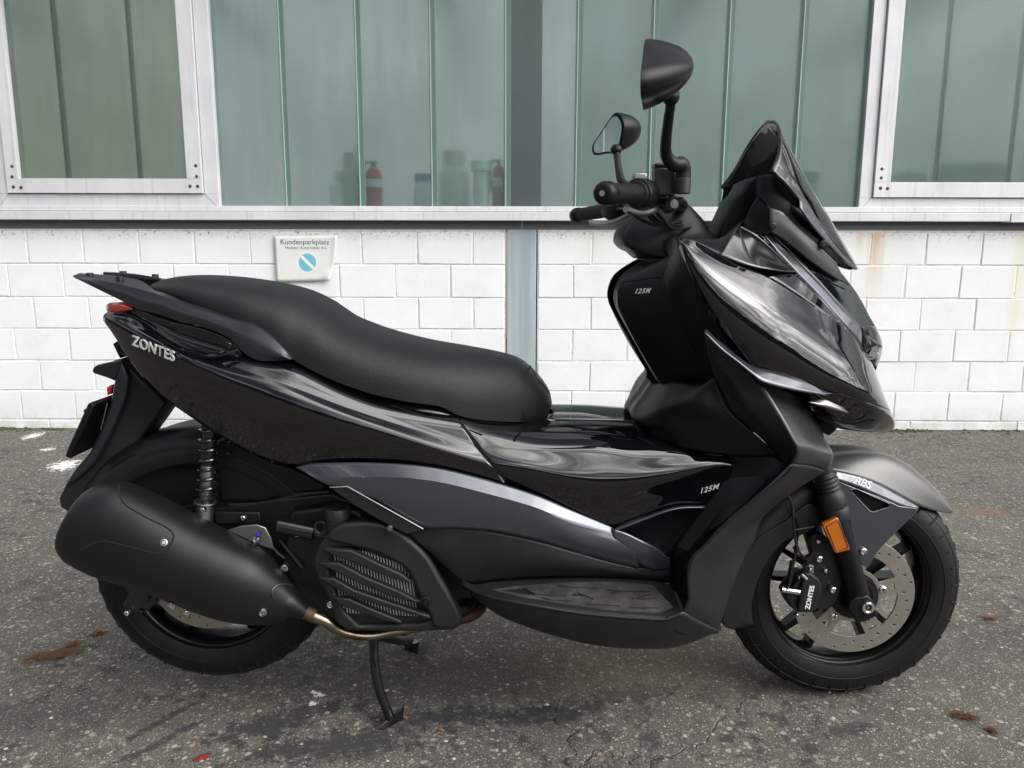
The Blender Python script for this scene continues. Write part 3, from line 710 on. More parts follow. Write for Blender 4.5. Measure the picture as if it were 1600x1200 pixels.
heap(80, 1026, .055, .022, 420, 'large brown clump of dry needles on the asphalt left of the rear wheel', ang=.35)
heap(110, 1009, .02, .01, 60, 'small dry needle clump just behind the large brown one')
heap(148, 993, .02, .012, 60, 'faint dark tuft of dry needles nearest the rear tyre')
heap(1500, 1120, .025, .012, 120, 'rust brown tuft of dry needles right of the front wheel', ang=-.4)
heap(1545, 1142, .012, .008, 40, 'tiny brown tuft of needles in the lower right corner', ang=-.6)
heap(1543, 968, .02, .006, 50, 'short dry twig litter on the asphalt behind the front tyre', ang=.1)
def leaf(px, py, s, ang, mt_, lab, nm='fallen_leaf'):
    c = G(px, py); V = [(-1, 0, .1), (-.5, .35, .25), (.2, .45, .3), (1, .05, .15), (.3, -.35, .3), (-.4, -.3, .2), (0, 0, .02)]
    V = [(c.x + s * (x * math.cos(ang) - y * math.sin(ang)), c.y + s * (x * math.sin(ang) + y * math.cos(ang)), .002 + s * z) for x, y, z in V]
    m = MB(); m.add(V, [(k, (k + 1) % 6, 6) for k in range(6)]); o = m.build(nm, M[mt_], None, solid=.0006); tag(o, lab, 'leaf')
leaf(316, 1188, .017, .5, 'leafred', 'small dark red scrap on the asphalt at the bottom edge', 'red_scrap')
leaf(575, 1093, .010, .1, 'leaf', 'small orange leaf on the asphalt left of the stand foot')
leaf(631, 1123, .012, -.6, 'leaf', 'small brown leaf lying right of the stand foot')
leaf(688, 1143, .010, -.4, 'leaf', 'small orange brown leaf in front of the stand foot')
leaf(1300, 1077, .010, .0, 'leaf', 'small yellowish leaf below the front tyre')
leaf(1260, 992, .010, -.3, 'leaf', 'orange leaf seen through the front wheel spokes')
p0 = P(1005, 660, YW - .02); m = MB()
m.tube([p0 + Vector((0, 0, -.0)), p0 + Vector((.005, 0, .12)), p0 + Vector((-.01, 0, .24)), p0 + Vector((.0, 0, .31))], [.0018, .001], 6, seg=10)
for z, a in ((.07, 1), (.12, -1), (.16, 1), (.2, -1), (.25, 1)): m.tube([p0 + Vector((0, 0, z)), p0 + Vector((a * .03, 0, z + .04)), p0 + Vector((a * .045, 0, z + .05))], .0009, 5, seg=5)
p0.z = 0
m.tube([(p0.x, p0.y, 0), (p0.x + .003, p0.y, .1), (p0.x + .002, p0.y, P(1005, 660, YW - .02).z)], .002, 6)
tag(m.build('dry_weed', M['twig'], None), 'thin dry weed stalk growing against the white wall behind the footwell', 'weed')
# loose pebbles on the asphalt
t = MT('pebble'); ob = t.node('ShaderNodeNewGeometry'); 
t.set(Base_Color=t.ramp(ob.outputs['Random Per Island'], [(0, (.18, .17, .145)), (.5, (.26, .245, .21)), (.8, (.42, .40, .36)), (1, (.26, .19, .12))]), Roughness=.7); M['pebble'] = t.m
m = MB()
for i in range(420):
    px, py = random.uniform(-80, 1680), 690 + 560 * random.random() ** .8
    c = G(px, py); r_ = random.uniform(.0014, .0042) * (1.4 if random.random() < .1 else 1); a0 = random.random() * 6; V = []
    for k in range(7):
        a = a0 + k * 2 * math.pi / 7; q = random.uniform(.75, 1.15); V.append((c.x + math.cos(a) * r_ * q * 1.3, c.y + math.sin(a) * r_ * q, .0002))
    for k in range(7):
        a = a0 + k * 2 * math.pi / 7; V.append((c.x + math.cos(a) * r_ * .75, c.y + math.sin(a) * r_ * .6, r_ * random.uniform(.35, .6)))
    m.add(V, [(k, (k + 1) % 7, 7 + (k + 1) % 7, 7 + k) for k in range(7)] + [tuple(range(7, 14))])
o = m.build('loose_grit', M['pebble'], None, fix=False, angle=60); o['kind'] = 'stuff'; tag(o, 'loose pale grit scattered over the asphalt', 'grit')
# ================================================================== SCOOTER
bike = empty('motor_scooter', (0, 0, 0), 'glossy black and dark grey maxi scooter parked side on with its main stand down', 'scooter')
B = bike
HF = Vector((.717, 0, .250)); HR = Vector((-.637, 0, .295))
BZ = lambda p, y, dz=0.0: Vector((p.x, y, p.z + dz))

def shell(name, T, Bo, mat, n=2.6, nu=60, nv=14, tuck=(.9, -.006), endcap=True):
    """seat-like volume: crown points T (centre plane) and lower edge points Bo (half width w)"""
    Tw = catmull([P(p[0], p[1], 0) for p in T], nu)
    Bw = catmull([PW(p) for p in Bo], nu)
    rows = []
    for k in range(nv + 1):
        a = math.pi / 2 * k / nv; c, s_ = math.cos(a) ** (2 / n), math.sin(a) ** (2 / n)
        rows.append([Vector((t.x + (b.x - t.x) * (1 - c), b.y * s_, b.z + (t.z - b.z) * c)) for t, b in zip(Tw, Bw)])
    rows.append([Vector((b.x, b.y * tuck[0], b.z + tuck[1])) for b in Bw])
    rows.append([Vector((b.x, 0, b.z + tuck[1] * 1.5)) for b in Bw])
    m = MB(); m.grid(rows)
    if endcap:
        for i in (0, nu - 1):
            nn = len(rows); idx = [j * nu + i for j in range(nn)]
            m.F.append(tuple(idx) if i else tuple(idx[::-1]))
    m.mirror(); return m.build(name, mat, B, angle=50)

# ---- seat
ST = [(240, 458), (250, 443), (272, 434), (300, 430), (345, 431), (400, 437), (450, 446), (485, 457), (512, 471), (545, 494), (575, 507), (610, 519), (670, 534), (740, 545), (788, 554), (813, 562), (832, 577), (848, 594), (859, 612), (862, 626)]
SB = [(244, 459, .06), (252, 462, .085), (269, 469, .10), (307, 482, .125), (345, 495, .14), (379, 507, .15), (412, 525, .155), (440, 546, .16), (459, 562, .16), (490, 580, .165), (530, 598, .17), (587, 617, .172), (640, 628, .17), (692, 636, .16), (712, 647, .155), (737, 654, .145), (775, 658, .125), (815, 659, .10), (843, 656, .07), (857, 645, .04)]
seat = shell('seat', ST, SB, M['seat'], n=2.9)
tseat = bvh([seat])
NOSE = [(829, 572), (838, 579), (848, 590), (857, 603), (862, 615), (862, 626), (855, 614), (846, 600), (836, 586)]
line_on('piping', M['cable'], seat, [(829, 572), (835, 583), (843, 594), (851, 604), (858, 614)], tseat, .0018, off=0)

# ---- tail and side fairing (gloss black)
def inner(rows, dz=.008, k=.0):      # adds a first row at the centre plane so the shape is closed on top
    return [[Vector((v.x, v.y * k, v.z + dz)) for v in rows[0]]] + rows
R0 = [cA(385, 322, .085), cA(470, 322, .105), cA(560, 345, .12), cA(640, 398, .13), cA(700, 468, .14), cA(800, 512, .15), cA(960, 566, .158), cA(1120, 560, .16), cA(1240, 600, .163), cA(1440, 628, .168), cG(300, 322, .17), cG(500, 402, .172), cG(700, 448, .17), cG(852, 474, .165)]
R1 = [cA(375, 330, .088), cA(465, 352, .115), cA(560, 400, .135), cA(660, 455, .15), cA(760, 510, .16), cA(880, 560, .17), cA(1040, 610, .178), cA(1200, 650, .184), cA(1340, 690, .188), cG(120, 310, .19), cG(330, 400, .192), cG(520, 465, .192), cG(720, 520, .188), cG(910, 560, .182)]
R2 = [cA(368, 345, .09), cA(460, 395, .125), cA(560, 440, .15), cA(680, 500, .17), cA(800, 560, .183), cA(930, 620, .192), cA(1090, 690, .2), cA(1260, 750, .205), cG(60, 350, .209), cG(310, 445, .212), cG(520, 512, .212), cG(740, 585, .208), cG(985, 660, .2)]
R3 = [cA(366, 355, .088), cA(440, 430, .12), cA(540, 520, .145), cA(660, 610, .165), cA(790, 700, .178), cA(930, 770, .188), cA(1080, 850, .195), cA(1250, 925, .2), cG(90, 520, .207), cG(330, 560, .21), cG(560, 590, .21), cG(780, 630, .205), cG(1010, 692, .197)]
R4 = [cA(366, 366, .083), cA(420, 450, .11), cA(500, 580, .125), cA(600, 710, .14), cA(720, 822, .15), cA(850, 905, .16), cA(980, 1000, .165), cA(1160, 1100, .17), cA(1330, 1182, .175), cC(230, 110, .185), cC(520, 82, .195), cC(800, 88, .2), cC(1100, 130, .2), cC(1420, 207, .195)]
tail = patch('tail_fairing', [R0, R1, R2, R3, R4], M['gloss'], B, nu=90, nv=7, sharp=(2,), close=inner, angle=34, sm=(130, 24))
ttail = bvh([tail])
F0 = [cG(853, 475, .165), cG(930, 500, .160), cG(1080, 520, .150), cG(1250, 530, .145), cG(1420, 533, .145), (990, 688, .150), (1060, 697, .165), (1136, 712, .175), (1155, 716, .172)]
F1 = [cG(910, 561, .183), cG(990, 575, .182), cG(1120, 585, .18), cG(1290, 592, .178), cG(1440, 596, .178), (1000, 712, .18), (1065, 711, .18), (1136, 718, .178), (1155, 723, .175)]
F2 = [cG(986, 661, .2), cG(1060, 668, .203), cG(1180, 682, .203), (895, 748, .2), (945, 757, .2), (1000, 752, .198), (1062, 738, .197), (1120, 724, .186), (1152, 728, .18)]
F3 = [cG(1010, 693, .197), cG(1080, 720, .198), cG(1200, 770, .197), (892, 785, .193), (940, 797, .19), (1003, 780, .187), (1060, 768, .188), (1118, 755, .18), (1148, 750, .176)]
F4 = [cG(1040, 727, .192), cG(1120, 762, .192), (870, 787, .19), (912, 806, .188), (959, 825, .186), (1011, 806, .183), (1058, 793, .18), (1102, 791, .174), (1130, 788, .17)]
sidef = patch('side_fairing', [F0, F1, F2, F3, F4], M['gloss'], B, nu=60, nv=7, sharp=(2,), close=inner, angle=34, sm=(30, 6))
tside = bvh([sidef])
# shut line between the panels
line_on('shut_line', M['line'], tail, [(719, 659), (741, 691), (768, 726), (790, 751)], bvh([tail, sidef]), .0012, off=0)
line_on('shut_line', M['line'], sidef, [cG(850, 478)[:2], cG(700, 452)[:2], cG(560, 408)[:2]], ttail, .0010, off=0)
# tunnel top between seat nose and leg shield
TT = [[(790, 655, 0), (862, 653, 0), (930, 653, 0), (1000, 655, 0)], [(790, 655, .06), (862, 655, .06), (930, 655, .06), (1000, 658, .06)], [(780, 661, .10), (860, 662, .10), (930, 663, .10), (1005, 668, .10)], [(770, 672, .145), (860, 679, .145), (930, 682, .145), (1010, 690, .15)]]
tun = patch('centre_tunnel', TT, M['gloss'], B, nu=24, nv=6)
plate('tank_flap', [(867, 655), (990, 657), (994, 660), (985, 665), (930, 668), (880, 665), (868, 660)], M['satin2'], tun, w=.075, th=.004, bev=.001)
# dark skirt under the seat
SK = [[(500, 585, .15), (590, 622, .155), (690, 640, .15), (760, 658, .13), (845, 660, .075), (866, 645, .02)], [(505, 596, .165), (590, 634, .168), (690, 655, .16), (765, 672, .14), (850, 672, .09), (872, 662, .02)]]
patch('seat_skirt', SK, M['glossdark'], B, nu=36, nv=3)

# ---- gunmetal side strip
K0 = [cC(222, 110, .19), cC(300, 92, .196), cC(420, 84, .2), cC(700, 84, .206), cC(1000, 108, .208), cC(1300, 176, .206), cC(1600, 268, .2), cG(1300, 838, .195), cG(1490, 920, .19)]
K1 = [cC(300, 150, .2), cC(370, 188, .207), cC(480, 182, .213), cC(700, 165, .22), cC(1000, 186, .223), cC(1300, 256, .222), cC(1600, 342, .217), cG(1300, 890, .208), cG(1492, 941, .196)]
K2 = [cC(330, 175, .2), cC(385, 205, .207), cC(600, 260, .212), cC(780, 310, .216), cC(1030, 330, .22), cC(1330, 370, .22), cC(1620, 440, .215), cH(700, 400, .208), cH(1010, 450, .196)]
K3 = [cC(360, 190, .195), cC(395, 207, .20), cC(560, 232, .205), cC(950, 456, .207), cC(1120, 458, .21), cC(1320, 474, .21), cC(1600, 530, .207), cH(620, 436, .198), cH(1010, 543, .185)]
gun = patch('side_trim', [K0, K1, K2, K3], M['gun'], B, nu=80, nv=6, sharp=(1,), angle=30, sm=(40, 6))
gun2 = patch('side_trim', [[cH(868, 318, .199), cH(930, 335, .199), cH(1010, 372, .197), cH(1120, 430, .191), cH(1188, 488, .184)], [cH(866, 342, .2), cH(940, 395, .2), cH(1020, 440, .196), cH(1110, 480, .19), cH(1188, 512, .183)], [cH(880, 395, .198), cH(960, 450, .196), cH(1020, 510, .19), cH(1090, 545, .186), cH(1188, 540, .18)]], M['gun'], B, nu=24, nv=5)
# recess panel and its light edge in front of the V
patch('footwell_panel', [[cH(880, 322, .182), cH(1060, 245, .18), cH(1230, 190, .178), cH(1395, 184, .174)], [cH(980, 380, .172), cH(1090, 330, .17), cH(1220, 300, .168), cH(1330, 290, .168)], [cH(1150, 470, .175), cH(1190, 470, .17), cH(1210, 450, .168), cH(1250, 400, .168)]], M['satin'], B, nu=24, nv=5)
patch('footwell_trim', [[cH(868, 310, .19), cH(960, 272, .19), cH(1060, 237, .188), cH(1150, 205, .187), cH(1240, 184, .185), cH(1392, 181, .18)], [cH(868, 325, .198), cH(960, 290, .198), cH(1060, 252, .196), cH(1150, 218, .195), cH(1240, 196, .193), cH(1390, 192, .186)]], M['gun'], B, nu=30, nv=3)

# ---- lower black plastic and floorboard
L0 = [(637, 836, .19), (661, 824, .198), (706, 824, .204), (757, 828, .207), (840, 845, .204), (885, 859, .198), (995, 888, .185), (1048, 888, .178)]
L1 = [(655, 850, .196), (690, 860, .203), (735, 868, .206), (790, 872, .206), (860, 880, .203), (920, 887, .195), (1000, 898, .184), (1048, 901, .178)]
L2 = [(676, 867, .19), (702, 892, .192), (728, 915, .193), (750, 911, .19), (802, 906, .186), (870, 902, .182), (950, 902, .176), (1048, 910, .172)]
patch('lower_side_panel', [L0, L1, L2], M['satin2'], B, nu=50, nv=6, sm=(16, 3))
E_ = [(722, 908, .20), (742, 922, .225), (764, 931, .25), (830, 944, .283), (912, 958, .288), (995, 965, .289), (1044, 966, .289), (1068, 956, .288)]
RD = [(722, 905, .193), (738, 913, .193), (765, 909, .19), (812, 905, .186), (880, 902, .18), (950, 902, .176), (1010, 905, .173), (1050, 911, .172)]
MID = [(724, 909, .196), (741, 919, .21), (766, 922, .222), (822, 926, .235), (896, 930, .237), (975, 933, .235), (1030, 936, .233), (1062, 936, .232)]
fb = patch('floorboard', [RD, MID, E_], M['satin2'], B, nu=50, nv=6, solid=.006, flip=False)
tfb = bvh([fb])
def onpoly(name, pts, mat, parent, tree, th=.0022, off=.0015, n=0):
    q = catmull([Vector((a, b, 0)) for a, b in pts], n, closed=True) if n else [Vector((a, b, 0)) for a, b in pts]
    hs = [hit(tree, v.x, v.y, .25) for v in q]
    nn = Vector((0, 0, 0))
    for _, k in hs: nn += k
    nn.normalize(); m = MB(); V = [h_[0] + nn * off for h_ in hs] + [h_[0] + nn * (off - th) for h_ in hs]; c = sum((v for v in V[:len(q)]), Vector()) / len(q)
    k = len(q); V.append(c)
    m.add(V, [(i, (i + 1) % k, 2 * k) for i in range(k)] + [(i, i + k, (i + 1) % k + k, (i + 1) % k) for i in range(k)])
    return m.build(name, mat, parent, angle=30)
M['matrub'] = simple('dusty_foot_rubber', (.022, .022, .022), .55, bump=(600, .4, .0006), dust=.35)
mat_ = onpoly('foot_mat', [cH(170, 663)[:2], cH(340, 640)[:2], cH(600, 622)[:2], cH(900, 618)[:2], cH(1090, 638)[:2], cH(1208, 762)[:2], cH(1130, 792)[:2], cH(980, 790)[:2], cH(800, 775)[:2], cH(560, 740)[:2], cH(350, 705)[:2]], M['matrub'], fb, tfb)
tm = bvh([mat_])
for q in ([(360, 655), (520, 655), (640, 685), (600, 700), (420, 690)], [(545, 640), (760, 638), (800, 655), (640, 652)], [(460, 708), (600, 715), (625, 730), (500, 722)], [(660, 680), (760, 690), (830, 712), (760, 720)], [(720, 745), (790, 700), (880, 700), (960, 715), (905, 755)], [(830, 665), (900, 632), (1000, 640), (1075, 675), (960, 672)], [(880, 700), (950, 685), (1075, 690), (980, 715)], [(960, 765), (1000, 725), (1080, 722), (1165, 745), (1120, 768)], [(1000, 715), (1080, 700), (1110, 712), (1050, 716)]):
    onpoly('tread_pad', [cH(*a)[:2] for a in q], M['matrub'], mat_, tm, th=.004, off=.003)
# belly
BM = [(724, 914, .195), (745, 930, .22), (775, 950, .245), (840, 968, .268), (912, 982, .272), (995, 991, .27), (1055, 990, .268), (1094, 972, .27)]
BB = [(722, 916, .15), (748, 938, .17), (790, 966, .2), (846, 987, .215), (912, 1005, .215), (995, 1014, .213), (1060, 1010, .213), (1127, 985, .235)]
def bottom(rows): return rows + [[Vector((v.x, 0, v.z)) for v in rows[-1]]]
patch('belly_pan', [E_, BM, BB], M['satin2'], B, nu=50, nv=6, sharp=(), close=bottom, angle=45)

# ---- leg shield outer skin
UC = [(1102, 516, .25), (1120, 532, .256), (1140, 553, .262), (1163, 575, .262), (1185, 594, .260), (1215, 644, .268), (1237, 684, .276), (1246, 704, .274), (1238, 725, .264)]
UM = [(1103, 516, .25), (1124, 533, .254), (1146, 555, .258), (1172, 578, .252), (1200, 600, .236), (1232, 634, .232), (1256, 676, .240), (1272, 706, .245), (1266, 728, .232)]
UR = [(1104, 516, .249), (1128, 536, .25), (1154, 560, .248), (1182, 583, .236), (1222, 607, .194), (1256, 628, .172), (1278, 670, .178), (1303, 714, .19), (1291, 736, .175)]
leg = patch('leg_shield', [UC, UM, UR], M['legm'], B, nu=50, nv=6)
LC = [(1238, 725, .264), (1190, 770, .27), (1143, 810, .275), (1104, 849, .28), (1078, 877, .285), (1074, 905, .288), (1076, 935, .289), (1066, 957, .288), (1040, 966, .289)]
LM = [(1266, 728, .232), (1222, 766, .25), (1180, 803, .258), (1150, 835, .262), (1130, 865, .268), (1118, 895, .27), (1112, 928, .27), (1100, 962, .268), (1060, 990, .268)]
LR = [(1291, 736, .175), (1247, 764, .2), (1215, 788, .21), (1190, 812, .215), (1180, 842, .22), (1160, 878, .225), (1142, 925, .23), (1128, 968, .236), (1122, 990, .235)]
patch('leg_shield', [LC, LM, LR], M['satin2'], B, nu=50, nv=6)
IL = [(1101, 517, .24), (1106, 550, .232), (1115, 584, .226), (1127, 613, .222), (1140, 642, .22), (1165, 664, .218), (1188, 684, .216), (1214, 712, .216), (1224, 730, .218)]
IM = [(1101, 516, .247), (1114, 545, .246), (1128, 572, .248), (1144, 598, .25), (1160, 622, .25), (1188, 655, .248), (1208, 680, .245), (1228, 706, .243), (1231, 728, .242)]
vent = patch('leg_shield_inner', [IL, IM, UC], M['satin2'], B, nu=50, nv=5, sharp=(1,))
tvent = bvh([vent])
for i in range(9):
    f = i / 8; a = cE(578 + 70 * f, 745 + 165 * f)[:2]; b = cE(640 + 118 * f, 800 + 168 * f)[:2]
    line_on('vent_slot', M['line'], vent, [a, b], tvent, .0017, 6, off=.0004)
# kick panel between tunnel, crease and board
Q0 = [(1222, 716, .216), (1190, 712, .2), (1136, 712, .187)]
KP = [[(1137, 711, .187), (1140, 735, .178), (1120, 762, .172), (1102, 790, .17), (1068, 830, .167), (1047, 870, .168), (1047, 912, .17)],
      [(1186, 706, .205), (1186, 735, .205), (1168, 764, .203), (1138, 800, .202), (1100, 842, .2), (1062, 880, .2), (1054, 922, .2)],
      [(1222, 716, .218), (1218, 738, .228), (1180, 772, .24), (1140, 806, .243), (1098, 850, .248), (1072, 880, .252), (1066, 935, .245)],
      [(1238, 724, .263), (1232, 735, .264), (1190, 770, .27), (1143, 810, .275), (1104, 849, .28), (1078, 878, .285), (1074, 935, .288)]]
kick = patch('kick_panel', KP, M['satin'], B, nu=40, nv=5)
tk = bvh([kick])
onpoly('kick_pad', [cF(118, 538)[:2], cF(240, 370)[:2], cF(345, 225)[:2], cF(400, 203)[:2], cF(535, 200)[:2], cF(545, 222)[:2], cF(460, 310)[:2], cF(330, 425)[:2], cF(250, 480)[:2], cF(170, 558)[:2]], M['satin2'], kick, tk, th=.004, off=.002)
line_on('crease_trim', M['gun'], kick, [(1239, 724), (1190, 769), (1143, 809), (1104, 848), (1079, 876)], bvh([kick, leg]), .0016, 30, off=0)
# base of the leg shield / front of tunnel
T0 = [cE(266, 830, .05), cE(370, 815, .13), cE(500, 832, .2), cE(560, 800, .222)]
T1 = [cE(222, 900, .055), cE(330, 885, .14), cE(480, 885, .21), cE(600, 890, .222)]
T2 = [cE(178, 962, .06), cE(310, 955, .16), cE(480, 930, .216), cE(640, 970, .222)]
T3 = [cE(165, 1005, .07), cE(320, 1040, .165), cE(520, 1030, .208), cE(790, 1105, .217)]
T4 = [cE(225, 1078, .10), cE(400, 1150, .175), cE(630, 1192, .2), cE(905, 1200, .217)]
def rear_close(rows): return [[Vector((r[0].x + .0, 0, r[0].z)), Vector((r[0].x - .004, r[0].y * .6, r[0].z))] + r for r in rows]
patch('shield_base', [T0, T1, T2, T3, T4], M['satin'], B, nu=40, nv=6, close=rear_close)

# ---- console with glovebox
C0 = [cE(215, 205, .04), cE(92, 296, .05), cE(58, 400, .05), cE(76, 460, .05), cE(175, 640, .05), cE(272, 815, .05), cE(300, 870, .05)]
C1 = [cE(270, 205, .07), cE(98, 322, .075), cE(80, 430, .078), cE(112, 510, .082), cE(202, 680, .085), cE(300, 835, .085), cE(340, 890, .085)]
C2 = [cE(335, 200, .125), cE(302, 303, .135), cE(320, 400, .15), cE(382, 530, .16), cE(452, 670, .168), cE(515, 800, .175), cE(545, 870, .175)]
C3 = [cE(348, 165, .16), cE(355, 300, .17), cE(405, 400, .18), cE(472, 540, .195), cE(525, 660, .2), cE(568, 790, .205), cE(590, 860, .205)]
C4 = [cE(378, 108, .205), cE(440, 260, .22), cE(515, 420, .23), cE(590, 560, .235), cE(640, 690, .235), cE(660, 860, .235)]
cons = patch('leg_shield_console', [C0, C1, C2, C3, C4], M['satin'], B, nu=40, nv=6, sharp=(1, 2), close=rear_close, angle=25)
tcons = bvh([cons])
line_on('glovebox_gap', M['line'], cons, [cE(95, 400)[:2], cE(80, 372)[:2], cE(92, 330)[:2], cE(180, 312)[:2], cE(295, 303)[:2], cE(312, 325)[:2], cE(325, 410)[:2], cE(385, 530)[:2], cE(450, 665)[:2], cE(505, 760)[:2]], tcons, .0011, 60, off=0)

# ---- front fairing (gloss)
N0 = [cE(382, 103, .21), cE(440, 108, .212), cE(500, 135, .21), cE(600, 190, .206), cE(830, 292, .195), cE(1020, 412, .178), cE(1225, 556, .138), cE(1290, 630, .105), cE(1345, 690, .05), cE(1352, 700, 0)]
N1 = [cE(388, 108, .218), cE(430, 125, .223), cE(485, 165, .228), cE(600, 240, .23), cE(840, 380, .222), cE(1030, 500, .204), cE(1205, 620, .178), cE(1300, 700, .148), cE(1352, 742, .10), cE(1370, 758, 0)]
N2 = [cE(388, 112, .224), cE(425, 150, .235), cE(470, 215, .245), cE(610, 350, .253), cE(845, 500, .252), cE(1050, 625, .235), cE(1240, 745, .213), cE(1325, 797, .18), cE(1382, 826, .12), cE(1398, 838, 0)]
N3 = [cE(384, 118, .22), cE(425, 200, .238), cE(490, 330, .25), cE(640, 520, .258), cE(840, 650, .26), cE(1060, 760, .245), cE(1270, 860, .222), cE(1355, 888, .192), cE(1410, 904, .135), cE(1425, 915, 0)]
N4 = [cE(378, 125, .212), cE(420, 240, .23), cE(505, 420, .24), cE(640, 610, .246), cE(780, 752, .25), cE(1000, 830, .245), cE(1195, 880, .228), cE(1340, 928, .198), cE(1433, 962, .135), cE(1450, 975, 0)]
ff = patch('front_fairing', [N0, N1, N2, N3, N4], M['gloss'], B, nu=70, nv=8, sharp=(), angle=60)
H0 = [cE(1030, 850, .235), cE(1120, 868, .225), cE(1200, 885, .226), cE(1340, 928, .198), cE(1433, 962, .135), cE(1450, 975, 0)]
H1 = [cE(1035, 910, .2), cE(1140, 950, .2), cE(1240, 965, .19), cE(1360, 985, .182), cE(1448, 1003, .118), cE(1463, 1012, 0)]
H2 = [cE(1060, 980, .16), cE(1150, 1010, .17), cE(1250, 1030, .165), cE(1370, 1040, .145), cE(1454, 1035, .085), cE(1467, 1035, 0)]
H3 = [cE(1120, 1035, .10), cE(1190, 1056, .12), cE(1290, 1070, .12), cE(1385, 1073, .085), cE(1445, 1062, .03), cE(1460, 1058, 0)]
patch('front_beak', [H0, H1, H2, H3], M['gloss'], B, nu=50, nv=7, close=bottom, angle=60)
# winglet and small silver trim
patch('winglet', [[cE(519, 560, .252), cE(600, 624, .254), cE(690, 698, .256), cE(760, 742, .258), cE(850, 764, .256), cE(1000, 810, .246), cE(1183, 872, .216)], [cE(519, 574, .264), cE(600, 655, .272), (1154, 565, .279), cE(775, 795, .288), cE(800, 815, .288), cE(960, 860, .272), cE(1120, 884, .243)]], M['gun'], B, nu=40, nv=4, solid=.003)
patch('silver_vent_trim', [[cE(1036, 917, .222), cE(1080, 906, .215), cE(1130, 902, .21), cE(1190, 928, .2), cE(1238, 974, .19)], [cE(1040, 920, .226), cE(1085, 935, .224), cE(1135, 950, .218), cE(1190, 965, .208), cE(1236, 976, .194)]], M['alu'], B, nu=24, nv=3)
plate('radiator_duct', [cE(990, 900)[:2], cE(1180, 960)[:2], cE(1210, 1010)[:2], cE(1170, 1070)[:2], cE(1140, 1092)[:2], cE(1070, 1060)[:2], cE(1010, 960)[:2]], M['satin'], B, w=.09, th=.18, bev=.004)
# hood, V band, upper panels
B2 = [cE(842, 82, .125), cE(960, 195, .12), cE(1090, 330, .112), cE(1190, 440, .102), cE(1260, 505, .09), cE(1300, 552, .078), cE(1304, 600, .07)]
hood0 = [cE(1000, 90, 0), cE(1110, 190, 0), cE(1210, 290, 0), cE(1290, 400, 0), cE(1340, 495, 0), cE(1378, 560, 0), cE(1402, 622, 0)]
hood1 = [cE(920, 85, .07), cE(1040, 195, .068), cE(1155, 310, .062), cE(1250, 425, .056), cE(1312, 515, .05), cE(1350, 575, .045), cE(1378, 630, .04)]
hood = patch('nose_hood', [hood0, hood1, B2], M['gloss'], B, nu=40, nv=6, angle=60)
B3 = [cE(800, 76, .136), cE(890, 180, .138), cE(985, 285, .135), cE(1110, 415, .125), cE(1225, 548, .118), cE(1270, 605, .105), cE(1303, 640, .092)]
patch('nose_band', [B2, B3], M['gun'], B, nu=40, nv=4, solid=.004)
G0 = [cE(935, 262, .142), cE(985, 285, .137), cE(1110, 415, .127), cE(1225, 548, .12), cE(1270, 605, .107), cE(1303, 640, .092)]
G1 = [cE(832, 294, .196), cE(900, 335, .189), cE(1040, 425, .17), cE(1190, 530, .147), cE(1255, 588, .125), cE(1300, 645, .10)]
patch('nose_side_panel', [G0, G1], M['gloss'], B, nu=40, nv=5)
W0 = [cE(684, 42, .145), cE(750, 80, .148), cE(830, 140, .148), cE(900, 205, .146), cE(972, 268, .142)]
W1 = [cE(660, 70, .165), cE(720, 130, .17), cE(800, 190, .17), cE(880, 235, .165), cE(970, 269, .145)]
W2 = [cE(585, 188, .208), cE(660, 215, .208), cE(740, 240, .205), cE(840, 258, .195), cE(960, 272, .15)]
patch('cowl_wedge', [W0, W1, W2], M['glossdark'], B, nu=30, nv=5)
patch('cowl_top', [[cE(684, 42, .144), cE(750, 80, .147), cE(830, 140, .147), cE(900, 205, .145), cE(972, 268, .141)], [cE(750, 35, .12), cE(800, 72, .136), cE(880, 168, .138), cE(930, 225, .138), cE(985, 285, .136)]], M['gloss'], B, nu=24, nv=4)
# top of the front fairing between both flanks
U0 = [cE(382, 103, .21), cE(440, 108, .212), cE(500, 135, .21), cE(600, 190, .206), cE(760, 245, .2)]
def topc(rows): return rows + [[Vector((v.x, 0, v.z + .0)) for v in rows[-1]]]
patch('inner_cowl', [U0, [cE(470, 110, .15), cE(540, 112, .15), cE(600, 105, .15), cE(640, 80, .15), cE(690, 40, .145)], [cE(520, 108, .08), cE(580, 108, .08), cE(620, 95, .08), cE(660, 60, .08), cE(720, 10, .08)]], M['satin'], B, nu=24, nv=5, close=topc)
# headlight unit
hl = patch('headlight_housing', [[cE(1303, 545, .078), cE(1306, 590, .074), cE(1310, 650, .068), cE(1345, 720, .05)], [cE(1340, 540, .05), cE(1362, 600, .05), cE(1372, 670, .05), cE(1362, 735, .04)], [cE(1372, 555, .02), cE(1394, 610, .02), cE(1398, 665, .02), cE(1372, 750, .01)], [cE(1378, 560, 0), cE(1402, 622, 0), cE(1403, 665, 0), cE(1372, 765, 0)]], M['glossdark'], B, nu=24, nv=6)
thl = bvh([hl])
lens = onpoly('headlight', [cE(1308, 585)[:2], cE(1325, 588)[:2], cE(1392, 645)[:2], cE(1388, 665)[:2], cE(1362, 705)[:2], cE(1338, 706)[:2], cE(1322, 690)[:2], cE(1310, 640)[:2]], M['lens'], hl, thl, th=.001, off=.006)
onpoly('reflector_bowl', [cE(1345, 655)[:2], cE(1372, 640)[:2], cE(1385, 655)[:2], cE(1362, 695)[:2], cE(1345, 700)[:2], cE(1330, 685)[:2]], M['chrome'], hl, thl, th=.001, off=.0025)
